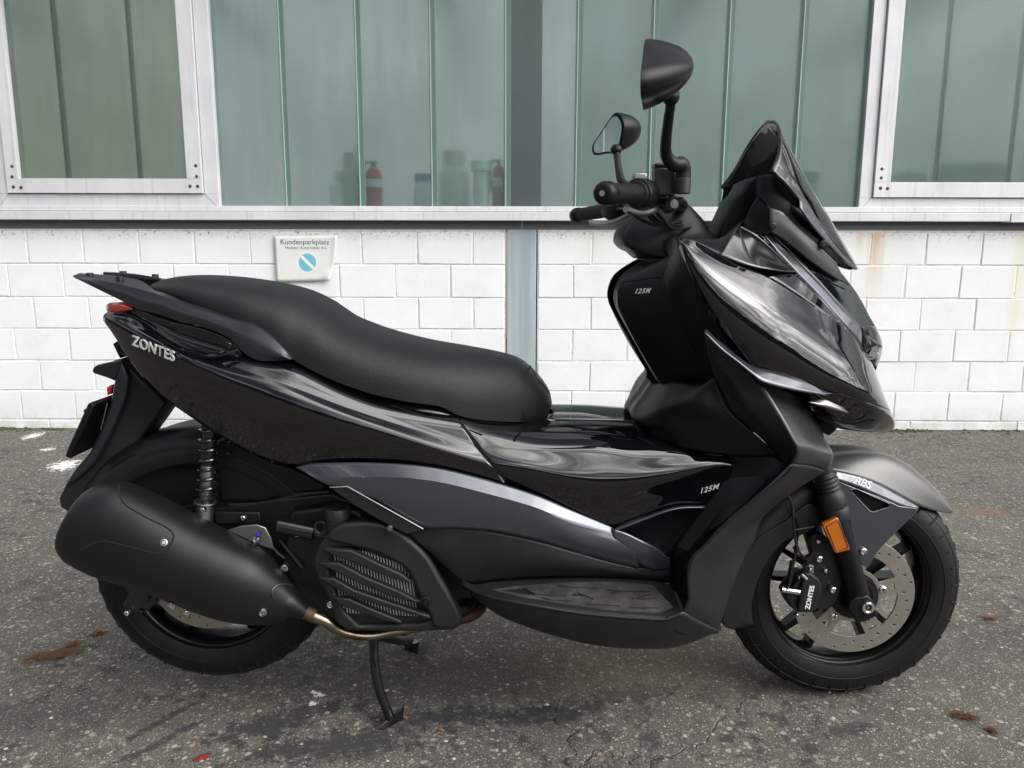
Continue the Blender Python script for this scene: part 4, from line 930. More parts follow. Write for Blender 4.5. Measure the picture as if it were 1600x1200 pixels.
onpoly('lens_trim', [cE(1306, 600)[:2], cE(1330, 615)[:2], cE(1345, 650)[:2], cE(1325, 670)[:2], cE(1312, 650)[:2]], M['alu'], hl, thl, th=.001, off=.002)

# ---- windscreen and its bracket
V0 = [(1199, 188, 0), (1238, 240, 0), (1272, 300, 0), (1308, 360, 0), (1341, 420, 0)]
V1 = [(1212, 189, .05), (1240, 240, .055), (1272, 300, .05), (1307, 362, .035), (1340, 420, .008)]
V2 = [(1219, 205, .10), (1240, 248, .105), (1270, 305, .095), (1304, 365, .065), (1339, 421, .014)]
V3 = [(1217, 240, .145), (1238, 275, .145), (1264, 325, .125), (1298, 375, .08), (1338, 421, .018)]
V4 = [(1206, 267, .17), (1230, 292, .162), (1254, 325, .135), (1290, 378, .085), (1337, 421, .02)]
ws = patch('windscreen', [V0, V1, V2, V3, V4], M['smoke'], B, nu=40, nv=6, solid=.004, angle=60)
patch('screen_deflector', [[(1250, 309, .15), (1272, 338, .13), (1300, 376, .10), (1322, 402, .06), (1340, 420, .02)], [(1251, 325, .165), (1268, 350, .15), (1290, 376, .12), (1314, 402, .075), (1338, 421, .025)]], M['gun'], B, nu=24, nv=4)
scr = patch('screen_bracket', [[(1182, 275, .11), (1206, 272, .125), (1232, 296, .13), (1250, 318, .13), (1276, 360, .12), (1308, 395, .09)], [(1182, 300, .12), (1206, 305, .135), (1232, 322, .14), (1255, 350, .135), (1284, 383, .115), (1309, 412, .08)], [(1184, 305, .125), (1203, 330, .138), (1225, 355, .14), (1262, 385, .13), (1290, 404, .10), (1309, 419, .075)]], M['satin'], B, nu=30, nv=5)
patch('screen_side_panel', [[(1203, 325, .142), (1220, 330, .145), (1250, 358, .14), (1280, 385, .12), (1306, 410, .085)], [(1203, 345, .145), (1225, 356, .146), (1260, 385, .135), (1290, 410, .105), (1318, 432, .06)], [(1203, 362, .142), (1228, 378, .138), (1262, 405, .124), (1295, 428, .09), (1331, 448, .03)]], M['mgrey'], B, nu=30, nv=5)
tsp = bvh([scr]); 
bolt('screw', M['dark'], B, 1207, 353, .007, w=.15); bolt('screw', M['dark'], B, 1287, 382, .009, w=.122)
patch('dash_side', [[(1184, 304, .115), (1203, 325, .14), (1203, 362, .142), (1196, 366, .142)], [(1170, 330, .115), (1175, 345, .12), (1180, 355, .125), (1185, 362, .13)], [(1160, 352, .115), (1164, 354, .118), (1167, 356, .12), (1170, 358, .122)]], M['satin'], B, nu=16, nv=5)
def shell2(name, pts, w0, mat, parent=B, depth=None):   # simple symmetrical block through the centre plane
    return plate(name, pts, mat, parent, w=w0, th=2 * w0, bev=.006)
shell2('dash_housing', [(1146, 311), (1158, 300), (1168, 282), (1183, 275), (1184, 305), (1203, 326), (1203, 360), (1180, 372), (1120, 374), (1128, 350)], .05, M['satin'])
shell2('nose_core', [(1140, 365), (1200, 352), (1240, 385), (1290, 430), (1325, 470), (1345, 520), (1360, 560), (1355, 600), (1340, 640), (1270, 640), (1200, 560), (1120, 450)], .05, M['dark'])
# handlebar cover
hc = [[(983, 340, .02), (966, 364, .03), (965, 379, .03), (985, 392, .04), (1001, 404, .05)], [(990, 338, .045), (978, 364, .06), (982, 382, .07), (1010, 395, .09), (1040, 402, .11)], [(1035, 322, .05), (1040, 345, .075), (1050, 365, .085), (1065, 376, .10), (1085, 378, .12)], [(1062, 308, .04), (1080, 325, .055), (1098, 345, .065), (1110, 362, .07), (1122, 374, .08)]]
def hclose(rows): return [[Vector((v.x - .002, 0, v.z)) for v in rows[0]]] + rows + [[Vector((v.x + .004, 0, v.z)) for v in rows[-1]]]
patch('handlebar_cover', hc, M['satin'], B, nu=24, nv=6, sharp=(1,), close=hclose, angle=30)

# ---- handlebar controls, built near side then mirrored
def mirrored(fn):
    fn(1); fn(-1)
def S(v, s): return Vector((v.x, v.y * s, v.z))
def controls(s):
    sh_ = Vector((.018 if s < 0 else 0, 0, 0)); a = P(941, 302, -.385) + sh_; b = P(1012, 303, -.205) + sh_; ax = (b - a).normalized()
    m = MB(); c = S(a, s); axs = Vector((ax.x, ax.y * s, ax.z))
    m.lathe(c, [(0, 0), (.012, .0005), (.0165, .004), (.0185, .010), (.0187, .026), (.0165, .029), (.0165, .031)], 32, axs); be = m.build('bar_end', M['satin'], B)
    m = MB(); m.lathe(c, [(0, -.0012), (.0045, -.0012), (.0045, 0), (.0045, .001)], 18, axs); m.build('bar_end_screw', M['chrome'], be)
    m = MB(); pr = [(.0155, .030)]
    for k in range(26): pr += [(.0158 + (.0006 if k % 2 else 0), .032 + k * .0042), (.0158 + (.0006 if k % 2 else 0), .0358 + k * .0042)]
    pr += [(.021, .143), (.022, .146), (.022, .152), (.0, .153)]
    m.lathe(c, pr, 32, axs); m.build('grip', M['rubber'], B)
    m = MB(); m.lathe(c, [(0, .150), (.024, .151), (.0262, .156), (.027, .175), (.024, .200), (.019, .212), (0, .213)], 28, axs); m.build('switch_housing', M['satin'], B)
    q0 = c + axs * .1
    m = MB(); m.tube([S(a + ax * .19, s), S(P(1060, 318, -.13), s), S(P(1062, 322, 0), s)], .0125, 14, seg=12); m.build('handlebar', M['satin'], B)
    # switch wedge on top
    m = MB(); t_ = S(a + ax * .168 + Vector((0, 0, .026)), s); m.box(t_ - Vector((.014, .010, .004)), t_ + Vector((.010, .010, .008))); m.build('start_switch', M['alu'], B, bev=.003)
    # brake lever with clamp
    l = [P(1036, 317, -.175), P(1022, 327, -.20), P(1004, 333, -.235), P(988, 331, -.27), P(978, 327, -.29)]
    m = MB(); m.tube([S(v, s) for v in l], [.007, .0075, .0065, .006, .0055], 12, seg=22); m.build('brake_lever', M['alu'], B)
    # master cylinder / reservoir
    r0 = P(1037, 283, -.20); m = MB(); e0 = S(r0, s); m.box(e0 - Vector((.0185, .017, .026)), e0 + Vector((.0185, .017, .022))); m.box(e0 + Vector((-.02, -.0185, .022)), e0 + Vector((.02, .0185, .029))); rs = m.build('brake_fluid_reservoir', M['cast'], B, bev=.005)
    m = MB(); e0 = S(P(1040, 308, -.195), s); m.box(e0 - Vector((.034, .014, .004)), e0 + Vector((.030, .014, .003))); m.build('lever_clamp', M['cast'], B, bev=.003)
    m = MB(); e0 = S(P(1048, 320, -.20), s); m.lathe(e0, [(0, .012), (.008, .0115), (.013, .006), (.0135, -.012), (.009, -.016), (0, -.016)], 20, Vector((.35, -1 * s, .1))); m.build('lever_pivot', M['cast'], B)
    bolt_c = S(P(1042, 299, -.205), s); m = MB(); m.lathe(bolt_c, [(0, .004), (.004, .004), (.0045, 0), (.0045, -.01)], 6, Vector((0, 0, 1))); m.build('bolt', M['chrome'], B, angle=30)
    # mirror post, arm, ball
    bp, tp = P(1067, 303, -.235), P(1067, 277, -.235); bp.x = tp.x
    m = MB(); m.lathe(S(bp, s), [(0, 0), (.0125, 0), (.0135, .001), (.0135, (tp - bp).z - .001), (.0125, (tp - bp).z), (0, (tp - bp).z)], 32, Vector((0, 0, 1))); m.build('mirror_post', M['cast'], B)
    arm = [tp + Vector((0, 0, .0)), tp + Vector((0, 0, .010)), tp + Vector((-.004, -.004, .020)), P(1054, 257, -.247), P(1043, 247, -.256), P(1040, 236, -.264), P(1041, 215, -.280), P(1044, 190, -.297), P(1047, 168, -.312), P(1048, 158, -.318)]
    m = MB(); m.tube([S(v, s) for v in arm], [.0133, .0133, .0128, .0112, .0095, .009, .0086, .0083, .008, .008], 16, seg=40); m.build('mirror_arm', M['satin'], B)
    bc = P(1048, 151, -.32); m = MB(); m.lathe(S(bc, s) - Vector((0, .014, 0)), [(.014 * math.sin(k * math.pi / 10), .014 - .014 * math.cos(k * math.pi / 10)) for k in range(11)], 20, Vector((0, 1, 0))); m.build('mirror_ball', M['satin'], B)
    # mirror head: outline in (outboard, up), glass plane faces back and a little inwards
    A = R(12 if s > 0 else 28); nrm = Vector((-math.cos(A), math.sin(A), 0)); tang = Vector((-math.sin(A), -math.cos(A), 0))
    org = P(1008, 125, -.335) if s > 0 else S(P(971, 207, .335), -1)
    ol = [(-.012, .020), (.006, .050), (.030, .060), (.055, .050), (.085, .027), (.118, .004), (.140, -.012), (.148, -.030), (.140, -.046), (.118, -.052), (.070, -.052), (.030, -.056), (.010, -.050), (-.004, -.020)]
    ol = [(u * .85, v * (.87 if s > 0 else .82)) for u, v in ol]
    q = catmull([org + tang * u + Vector((0, 0, v)) for u, v in ol], 56, closed=True)
    cen = sum(q, Vector()) / len(q); back = -nrm; bc_ = org + tang * .028 + Vector((0, 0, .010)) + back * .07
    rows = []
    for f, g in ((.93, -.001), (1.0, .0), (1.0, .004), (.965, .012), (.89, .024), (.78, .037), (.64, .050), (.46, .061), (.25, .069), (.05, .072)):
        rows.append([((cen.lerp(bc_, min(1, max(0, (g) /   .073) ** 1.1)) - back * 0) - (back * (bc_ - cen).dot(back) * min(1, max(0, g /   .073) ** 1.1))) + (v - cen) * f + back * g for v in q])
    m = MB(); rows = [[S(v, s) for v in r_ + [r_[0]]] for r_ in rows]; m.grid(rows); m.F.append(tuple(m.V.index(v) for v in rows[-1][:-1])); mh = m.build('mirror', M['satin'], B, angle=60)
    m = MB(); gq = [S(cen + (v - cen) * .86 + nrm * .0012, s) for v in q]; m.add(gq, [tuple(range(len(gq)))]); m.build('mirror_glass', M['mirror'], mh, smooth=False)
mirrored(controls)
# cables below the bars
for i, (a, b_, c_, d_) in enumerate((((1012, 330, .19), (1028, 345, .15), (1048, 352, .10), (1072, 352, .07)), ((1018, 322, .2), (1035, 342, .16), (1052, 357, .11), (1078, 356, .08)), ((985, 332, .22), (1005, 345, .17), (1030, 352, .12), (1068, 346, .07)), ((1005, 318, .21), (1016, 340, .18), (1035, 350, .13), (1060, 344, .06)))):
    m = MB(); m.tube([PW(a), PW(b_), PW(c_), PW(d_)], .0032, 8, seg=16); m.build('control_cable', M['cable'], B)
# ---- grab rail and rack
def rail(name, U, Lo, wi, wo, mat, nu=50):
    """closed beam: upper and lower edge points with outer half width; inner side wi further in"""
    up = [PW(t) for t in U]; lo_ = [PW(t) for t in Lo]
    upi = [Vector((v.x, min(v.y + wi, -.004), v.z + .002)) for v in up]; loi = [Vector((v.x, min(v.y + wi, -.004), v.z)) for v in lo_]
    mid = [(a + b) / 2 + Vector((0, -wo, 0)) for a, b in zip(up, lo_)]
    g = surf([upi, up, mid, lo_, loi], nu, 4, (1, 3)); m = MB(); m.grid(g + [g[0]])
    for i in (0, nu - 1): m.F.append(tuple(j * nu + i for j in range(len(g))))
    m.mirror(); return m.build(name, mat, B, angle=32)
M['rack'] = simple('dark_grey_rail_paint', (.022, .024, .03), .33, .3, Coat_Weight=.3, Coat_Roughness=.2)
ru = [cA(203, 108, .085), cA(330, 135, .10), cA(480, 165, .115), cA(600, 195, .13), cA(700, 225, .14), cA(800, 268, .148), cA(950, 315, .155), cA(1110, 365, .16), cA(1220, 395, .165), cA(1330, 465, .166), cA(1440, 580, .166)]
rl = [cA(206, 124, .085), cA(330, 185, .10), cA(480, 258, .115), cA(560, 300, .13), cA(680, 330, .14), cA(800, 370, .15), cA(940, 405, .158), cA(1080, 465, .164), cA(1150, 535, .168), cA(1250, 592, .168), cA(1438, 590, .167)]
gr_ = rail('grab_rail', ru, rl, .022, .006, M['rack'])
rk = [cA(205, 106), cA(228, 96), cA(420, 108), cA(560, 126), cA(600, 150), cA(662, 190), cA(560, 172), cA(330, 134)]
pl = []
for i, wv_ in enumerate((.088, .045, .045, .045, .05, .09, .11, .10)):
    pl.append(P(rk[i][0], rk[i][1], -wv_))
m = MB(); zt_ = [Vector((v.x, v.y, v.z)) for v in pl]; zb_ = [v - Vector((0, 0, .008)) for v in zt_]; k = len(pl)
m.add(zt_ + zb_, [tuple(range(k)), tuple(range(2 * k - 1, k - 1, -1))] + [(i, (i + 1) % k, (i + 1) % k + k, i + k) for i in range(k)]); m.build('rack_plate', M['rack'], B, bev=.002)
for v in m.V: v.y = -v.y
m.F = [f[::-1] for f in m.F]; m.build('rack_plate', M['rack'], B, bev=.002)
for px, py, w_ in (cA(292, 101, .065), cA(463, 122, .075)):
    p = P(px, py, -w_)
    for s in (1, -1):
        m = MB(); m.lathe(S(p, s), [(0, .002), (.006, .002), (.007, 0), (.007, -.01)], 18, Vector((0, 0, 1))); m.build('rack_plug', M['rubber'], B)
tl = patch('tail_light', [[cA(386, 285, .06), cA(400, 268, .075), cA(450, 263, .09), cA(500, 262, .105), cA(538, 300, .12)], [cA(383, 298, .06), cA(395, 290, .08), cA(450, 285, .10), cA(500, 290, .115), cA(538, 303, .122)], [cA(388, 312, .06), cA(402, 318, .078), cA(450, 318, .095), cA(495, 312, .11), cA(536, 306, .12)]], M['redlens'], B, nu=24, nv=5, close=lambda rows: [[Vector((r[0].x - .004, 0, r[0].z))] + r for r in rows])
patch('tail_infill', [[cA(500, 265, .10), cA(600, 315, .115), cA(760, 370, .13), cA(900, 400, .142), cA(1080, 470, .152), cA(1160, 560, .158)], [cA(500, 300, .10), cA(600, 360, .115), cA(720, 420, .128), cA(850, 470, .138), cA(1000, 520, .148), cA(1140, 570, .158)], [cA(470, 325, .10), cA(560, 350, .118), cA(640, 402, .128), cA(705, 472, .138), cA(860, 535, .15), cA(1130, 566, .159)]], M['glossdark'], B, nu=30, nv=4)
ht = [cA(735, 400), cA(790, 425), cA(900, 455), cA(1040, 480), cA(1098, 508), cA(1060, 540), (333, 552.5, 0), cA(880, 520), cA(770, 475)]
m = MB(); m.tube([P(a, b, -.168) for a, b, _ in ht[1:]] , .0022, 8, seg=50); m.build('grab_slot_rim', M['gloss'], B)
m = MB(); m.tube([P(*cA(820, 525)[:2], -.172), P(*cA(950, 563)[:2], -.178), P(*cA(1050, 560)[:2], -.18), P(*cA(1130, 535)[:2], -.172)], .003, 8, seg=24); m.build('grab_slot_rim', M['gloss'], B)

# ---- number plate bracket
br = [(189, 560), (204, 575), (220, 592), (259, 629), (236, 663), (206, 705), (186, 721), (172, 731), (155, 753), (124, 792), (104, 800), (94, 793), (91, 780), (104, 752), (119, 730), (140, 707), (158, 668), (172, 628), (178, 596)]
bo_ = plate('rear_bracket', br, M['satin2'], B, w=.045, th=.09, bev=.006)
plate('bracket_rib', [(178, 596), (190, 565), (200, 590), (196, 622), (172, 680), (150, 722), (118, 752), (102, 757), (118, 731), (140, 706), (158, 668), (172, 630)], M['rack'], B, w=.062, th=.124, bev=.006)
# plate holder tilted back: width across the bike
a, b = P(141, 628, -.10), P(103, 712, -.10); d_ = (b - a).normalized(); n_ = Vector((-d_.z, 0, d_.x)); n_ = n_ if n_.x < 0 else -n_
m = MB(); c0 = [a, P(135, 626, -.10), b, P(116, 730, -.10)]
th_ = .012
V = [Vector((v.x, y, v.z)) for y in (-.105, .105) for v in (a, b, b - n_ * th_, a - n_ * th_)]
m.add(V, [(0, 1, 2, 3), (7, 6, 5, 4), (0, 4, 5, 1), (1, 5, 6, 2), (2, 6, 7, 3), (3, 7, 4, 0)]); ph = m.build('number_plate_holder', M['satin'], B, bev=.003)
m = MB(); e1 = a + (b - a) * .06; e2 = a + (b - a) * .94
V = [Vector((v.x, y, v.z)) for y in (-.095, .095) for v in (e1 + n_ * .001, e2 + n_ * .001, e2 + n_ * .004, e1 + n_ * .004)]
m.add(V, [(0, 1, 2, 3), (7, 6, 5, 4), (0, 4, 5, 1), (1, 5, 6, 2), (2, 6, 7, 3), (3, 7, 4, 0)]); m.build('plate_backing', M['glossdark'], ph)
m = MB(); f1 = P(152, 640, -.06); m.box(P(139, 646, -.06), P(176, 622, .06)); m.build('plate_light_bar', M['satin2'], B, bev=.006)
lug = plate('plate_lamp_lug', [cA(303, 655)[:2], cA(308, 635)[:2], cA(330, 620)[:2], cA(465, 592)[:2], cA(478, 620)[:2], cA(430, 710)[:2], cA(380, 690)[:2], cA(312, 668)[:2]], M['satin2'], B, w=.05, th=.03, bev=.004, mirror=True)
plate('plate_lamp_lug', [cA(420, 500)[:2], cA(438, 488)[:2], cA(475, 575)[:2], cA(460, 582)[:2]], M['satin2'], B, w=.02, th=.04, bev=.003)
plate('rear_reflector', [cA(384, 748)[:2], cA(400, 738)[:2], cA(418, 745)[:2], cA(412, 785)[:2], cA(388, 792)[:2]], M['redlens'], B, w=.03, th=.06, bev=.004)
m = MB(); m.tube([P(168, 630, -.108), P(157.5, 671, -.108)], .0009, 6); m.build('plate_edge', M['alu'], ph)

# ---- wheels
def wheel(hub, rt, wt, rr, name, bolts_a, n_sp=5, far_only=False):
    """rt tyre radius, wt half width, rr rim radius"""
    e = bpy.data.objects.new(name, None); sc.collection.objects.link(e); e.parent = B; e.empty_display_size = .05
    prof = []
    for k in range(33):
        a = math.pi * k / 32; y = -math.cos(a)
        r_ = rr + (rt - rr) * math.sin(a) ** .62
        prof.append((r_ if 0 < k < 32 else rr - .002, y * wt * (1 if abs(y) < .999 else .86)))
    m = MB(); m.lathe(hub, prof, 128, Vector((0, 1, 0))); ty = m.build('tyre', M['rubber'], e, angle=60)
    # tread grooves: dark slots that follow the crown
    def crown(y, off=.0005):
        c_ = max(-1, min(1, y / wt)); return rr + (rt - rr) * math.sin(math.acos(-c_)) ** .62 + off
    m = MB()
    for k in range(36):
        for s in (1, -1):
            a0 = 2 * math.pi * (k + (.5 if s > 0 else 0)) / 36
            for (ya, yb, sk, w_) in ((.35, .93, .07, .0022), (.08, .42, .16, .002)):
                pts = [];  nseg = 8
                for j in range(nseg + 1):
                    f = j / nseg; y = s * wt * (ya + (yb - ya) * f); a = a0 + sk * f + (0.08 if ya < .1 else 0); r_ = crown(y, .0002)
                    pts.append(hub + Vector((math.cos(a) * r_, y, math.sin(a) * r_)))
                m.tube(pts, w_, 5)
    m.lathe(hub, [(crown(wt * .04, -.001), -wt * .04), (crown(wt * .04, .0008), -wt * .03), (crown(wt * .04, .0008), wt * .03), (crown(wt * .04, -.001), wt * .04)], 96)
    m.build('tread_groove', M['line'], ty, fix=False)
    # sidewall rings
    m = MB()
    for s in (1, -1):
        for q, rad in ((.30, .0012), (.72, .0010)):
            r_ = rr + (rt - rr) * q; yy = wt * math.sqrt(max(0, 1 - (q ** (1 / .62)) ** 2))
            pts = [hub + Vector((math.cos(t_ * math.pi / 40) * r_, s * (yy + .0002), math.sin(t_ * math.pi / 40) * r_)) for t_ in range(81)]; m.tube(pts, rad, 6, cap=False)
    m.build('sidewall_ring', M['rubber'], ty)
    # rim
    wr = wt * .80
    pr = [(rr + .004, -wr - .004), (rr + .006, -wr - .001), (rr + .001, -wr + .003), (rr - .006, -wr + .004), (rr - .012, -wr + .010), (rr - .016, -wr + .018), (rr - .020, -wr * .2), (rr - .020, wr * .2), (rr - .016, wr - .018), (rr - .012, wr - .010), (rr - .006, wr - .004), (rr + .001, wr - .003), (rr + .006, wr + .001), (rr + .004, wr + .004), (rr - .004, wr * .9), (rr - .008, 0), (rr - .004, -wr * .9), (rr + .004, -wr - .004)]
    m = MB(); m.lathe(hub, pr, 128, Vector((0, 1, 0)))
    m.lathe(hub, [(.012, -.045), (.032, -.045), (.034, -.03), (.036, 0), (.034, .03), (.032, .045), (.012, .045)], 40)
    for k in range(n_sp):
        base_a = 2 * math.pi * k / n_sp + .32
        for da in (-.10, .10):
            a = base_a + da; d0 = Vector((math.cos(a), 0, math.sin(a))); a2 = base_a + da * 2.2; d1 = Vector((math.cos(a2), 0, math.sin(a2)))
            p0_ = hub + d0 * .03; p1_ = hub + d1 * (rr - .014); sd_ = Vector((0, 1, 0)).cross((p1_ - p0_).normalized())
            hw0, hw1, dy0, dy1 = .008, .0055, .024, .014
            V = [p0_ + sd_ * hw0 + Vector((0, -dy0, 0)), p0_ - sd_ * hw0 + Vector((0, -dy0, 0)), p0_ - sd_ * hw0 + Vector((0, dy0, 0)), p0_ + sd_ * hw0 + Vector((0, dy0, 0)), p1_ + sd_ * hw1 + Vector((0, -dy1, 0)), p1_ - sd_ * hw1 + Vector((0, -dy1, 0)), p1_ - sd_ * hw1 + Vector((0, dy1, 0)), p1_ + sd_ * hw1 + Vector((0, dy1, 0))]
            m.add(V, [(0, 1, 2, 3), (7, 6, 5, 4), (0, 4, 5, 1), (1, 5, 6, 2), (2, 6, 7, 3), (3, 7, 4, 0)])
    rm = m.build('rim', M['rimb'], e, bev=.0015)
    return e, ty, rm
def brake_disc(hub, ro, ri, w, parent, a0, nb=5, toothed=True):
    c = Vector((hub.x, -w, hub.z)); n_ = 96
    out_ = [(c.x + math.cos(2 * math.pi * k / n_) * ro, c.z + math.sin(2 * math.pi * k / n_) * ro) for k in range(n_)]
    holes = []
    for k in range(36):
        a = 2 * math.pi * k / 36 + a0; r_ = ro - .007 - .0085 * (k % 3)
        holes.append([(c.x + math.cos(a) * r_ + math.cos(t_ * math.pi / 5) * .0031, c.z + math.sin(a) * r_ + math.sin(t_ * math.pi / 5) * .0026) for t_ in range(10)][::-1])
    # inner windows between carrier arms
    for k in range(nb):
        am = a0 + 2 * math.pi * (k + .5) / nb; ha = math.pi / nb - .20
        ring = [(c.x + math.cos(am + ha * (2 * i / 12 - 1)) * (ri - .001), c.z + math.sin(am + ha * (2 * i / 12 - 1)) * (ri - .001)) for i in range(13)]
        ring += [(c.x + math.cos(am - ha * .8 * (2 * i / 12 - 1)) * .058, c.z + math.sin(am - ha * .8 * (2 * i / 12 - 1)) * .058) for i in range(13)]
        holes.append(ring[::-1])
        ab = a0 + 2 * math.pi * k / nb
        tri = [(c.x + math.cos(ab + d_) * r_, c.z + math.sin(ab + d_) * r_) for d_, r_ in ((-.11, ri - .006), (.10, ri - .006), (.03, ri - .020))]
        holes.append(tri[::-1])
    holes.append([(c.x + math.cos(2 * math.pi * k / 40) * .050, c.z + math.sin(2 * math.pi * k / 40) * .050) for k in range(40)][::-1])
    d = plate('brake_disc', out_, M['disc'], parent, w=w, th=.0045, bev=.0004, holes=holes, raw=True)
    m = MB(); m.lathe(c, [(.022, .012), (.052, .010), (.052, .002), (.022, .002)], 40); m.build('disc_carrier', M['dark'], d)
    for k in range(nb):
        a = a0 + 2 * math.pi * k / nb; p = c + Vector((math.cos(a) * .0605, -.001, math.sin(a) * .0605))
        m = MB(); m.lathe(p, [(.003, .001), (.0033, .0045), (.0052, .005), (.0075, .0035), (.0078, 0), (.0078, -.002)], 18, Vector((0, -1, 0))); m.build('disc_bolt', M['chrome'], d)
    if toothed:
        ring = []; n2 = 96
        for k in range(n2 * 2): 
            a = 2 * math.pi * k / (n2 * 2); ring.append((c.x + math.cos(a) * .0475, c.z + math.sin(a) * .0475))
        hs = [[(c.x + math.cos(2 * math.pi * (k + d_) / 40) * r_, c.z + math.sin(2 * math.pi * (k + d_) / 40) * r_) for d_, r_ in ((.25, .0445), (.75, .0445), (.75, .039), (.25, .039))] for k in range(40)]
        hs.append([(c.x + math.cos(2 * math.pi * k / 40) * .036, c.z + math.sin(2 * math.pi * k / 40) * .036) for k in range(40)][::-1])
        plate('abs_ring', ring, M['dark'], d, w=w + .009, th=.002, bev=.0002, holes=hs, raw=True)
    return d
fw, fty, frm = wheel(HF, .250, .056, .176, 'front_wheel', 0)
rw, rty, rrm = wheel(HR, .257, .066, .178, 'rear_wheel', 0)
fd = brake_disc(HF, .1275, .093, .070, fw, R(14))
rd_ = brake_disc(HR, .122, .09, .070, rw, R(-33))
p = P(1477, 946, -.052); m = MB(); m.tube([HF + Vector((math.cos(a) * .2235, -.0462, math.sin(a) * .2235)) for a in [R(-5.5) + k * .01 for k in range(4)]], .0022, 8); m.build('paint_dot', M['yellow'], fty)

# ---- fork
def fork(s):
    top = PW((1262, 715, .10)); mid_ = PW((1306, 806, .10)); low = PW((1350, 946, .10)); axx = (low - top).normalized()
    ax0 = Vector((HF.x, -.10, HF.z)); low = ax0 + Vector((0, 0, .0)); 
    m = MB(); dvec = (mid_ - low); L_ = dvec.length; u = dvec.normalized()
    m.lathe(S(low - u * .012, s), [(0, 0), (.016, 0), (.0205, .01), (.0215, .03), (.022, L_ * .6), (.022, L_ + .012), (0, L_ + .013)], 32, Vector((u.x, u.y * s, u.z))); fl = m.build('fork_leg', M['satin'], B)
    m = MB(); pr = [(0, L_ + .004), (.0275, L_ + .005), (.029, L_ + .012), (.029, L_ + .03), (.0275, L_ + .033), (.0285, L_ + .036), (.0285, L_ + .058), (.0245, L_ + .066)]
    for k in range(4): pr += [(.0215, L_ + .070 + k * .009), (.024, L_ + .0745 + k * .009)]
    pr += [(.018, L_ + .11), (0, L_ + .11)]
    m.lathe(S(low - u * .012, s), pr, 36, Vector((u.x, u.y * s, u.z))); m.build('fork_gaiter', M['satin2'], fl)
    m = MB(); m.tube([S(low + u * (L_ + .09), s), S(low + u * (L_ + .25), s)], .019, 20); m.build('stanchion', M['dark'], fl)
    if s == 1:
        q = [cF(950, 800)[:2], cF(985, 778)[:2], cF(1035, 772)[:2], cF(1062, 800)[:2], cF(1068, 835)[:2], cF(1085, 868)[:2], cF(1030, 896)[:2], cF(985, 905)[:2], cF(940, 842)[:2]]
        plate('axle_lug', q, M['satin'], fl, w=.122, th=.04, bev=.004)
    m = MB(); m.lathe(S(P(1355, 948, -.12), s), [(.005, 0), (.0068, .002), (.0068, .006), (.0095, .007), (.0125, .006), (.0128, 0), (.0128, -.006)], 32, Vector((0, -1 * s, 0))); m.build('axle_ring', M['chrome'], fl)
    m = MB(); m.lathe(S(P(1355, 948, -.12), s), [(0, .0045), (.0035, .0045), (.0035, .0015), (.0068, .0015)], 24, Vector((0, -1 * s, 0))); m.build('axle_nut', M['alu'], fl)
    m = MB(); m.tube([S(Vector((HF.x, -.11, HF.z)), s), S(Vector((HF.x, -.03, HF.z)), s)], .015, 20); m.build('axle', M['dark'], fl)
fork(1); fork(-1)
rfl = [cF(820, 430)[:2], cF(885, 398)[:2], cF(892, 400)[:2], cF(948, 546)[:2], cF(945, 552)[:2], cF(883, 567)[:2], cF(876, 564)[:2], cF(819, 438)[:2]]
M['amber2'] = simple('dark_amber_rim', (.12, .02, .001), .3)
rb = plate('side_reflector', rfl, M['amber'], B, w=.136, th=.012, bev=.0015)
rcn = (1314, 837); m = MB(); m.tube([P(rcn[0] + (a - rcn[0]) * .80, rcn[1] + (b - rcn[1]) * .86, -.1366) for a, b in rfl + rfl[:1]], .0009, 6); m.build('reflector_border', M['amber2'], rb)
plate('reflector_back', [(a + 1, b + 1) for a, b in rfl], M['satin'], B, w=.123, th=.008, bev=.001)
# caliper and bracket
cal = plate('brake_caliper', [cI(590, 378)[:2], cI(640, 378)[:2], cI(700, 425)[:2], cI(724, 470)[:2], cI(722, 540)[:2], cI(692, 650)[:2], cI(668, 682)[:2], cI(600, 692)[:2], cI(540, 682)[:2], cI(535, 640)[:2], cI(553, 560)[:2], cI(570, 440)[:2]], M['satin2'], B, w=.112, th=.03, bev=.005)
plate('caliper_body', [cI(500, 470)[:2], cI(575, 400)[:2], cI(600, 400)[:2], cI(600, 690)[:2], cI(530, 690)[:2], cI(470, 640)[:2], cI(440, 560)[:2]], M['dark'], cal, w=.102, th=.05, bev=.006)
plate('caliper_bracket', [cI(640, 90)[:2], cI(720, 70)[:2], cI(800, 150)[:2], cI(880, 420)[:2], cI(850, 560)[:2], cI(790, 650)[:2], cI(700, 660)[:2], cI(650, 600)[:2], cI(660, 420)[:2], cI(590, 320)[:2], cI(600, 260)[:2], cI(640, 230)[:2]], M['dark'], cal, w=.090, th=.012, bev=.002, smooth_n=40)
plate('caliper_tab', [cI(595, 330)[:2], cI(630, 310)[:2], cI(660, 325)[:2], cI(662, 380)[:2], cI(600, 385)[:2]], M['alu'], cal, w=.098, th=.006, bev=.001)
m = MB(); m.tube([P(*cI(405, 505)[:2], -.115), P(*cI(545, 525)[:2], -.115)], .006, 14); m.build('banjo_bolt', M['chrome'], cal)
m = MB(); m.tube([P(*cI(560, 385)[:2], -.116), P(*cI(600, 425)[:2], -.116)], .0035, 10); m.build('bleed_screw', M['alu'], cal)
for u_, v_, r_, w_ in ((697, 262, .0075, .094), (803, 503, .0075, .098), (690, 125, .005, .092), (745, 355, .0045, .094), (625, 345, .004, .104), (535, 405, .0035, .108), (520, 698, .0035, .108)):
    bolt('bolt', M['chrome'], cal, *cI(u_, v_)[:2], r_, w=w_, h=.007)
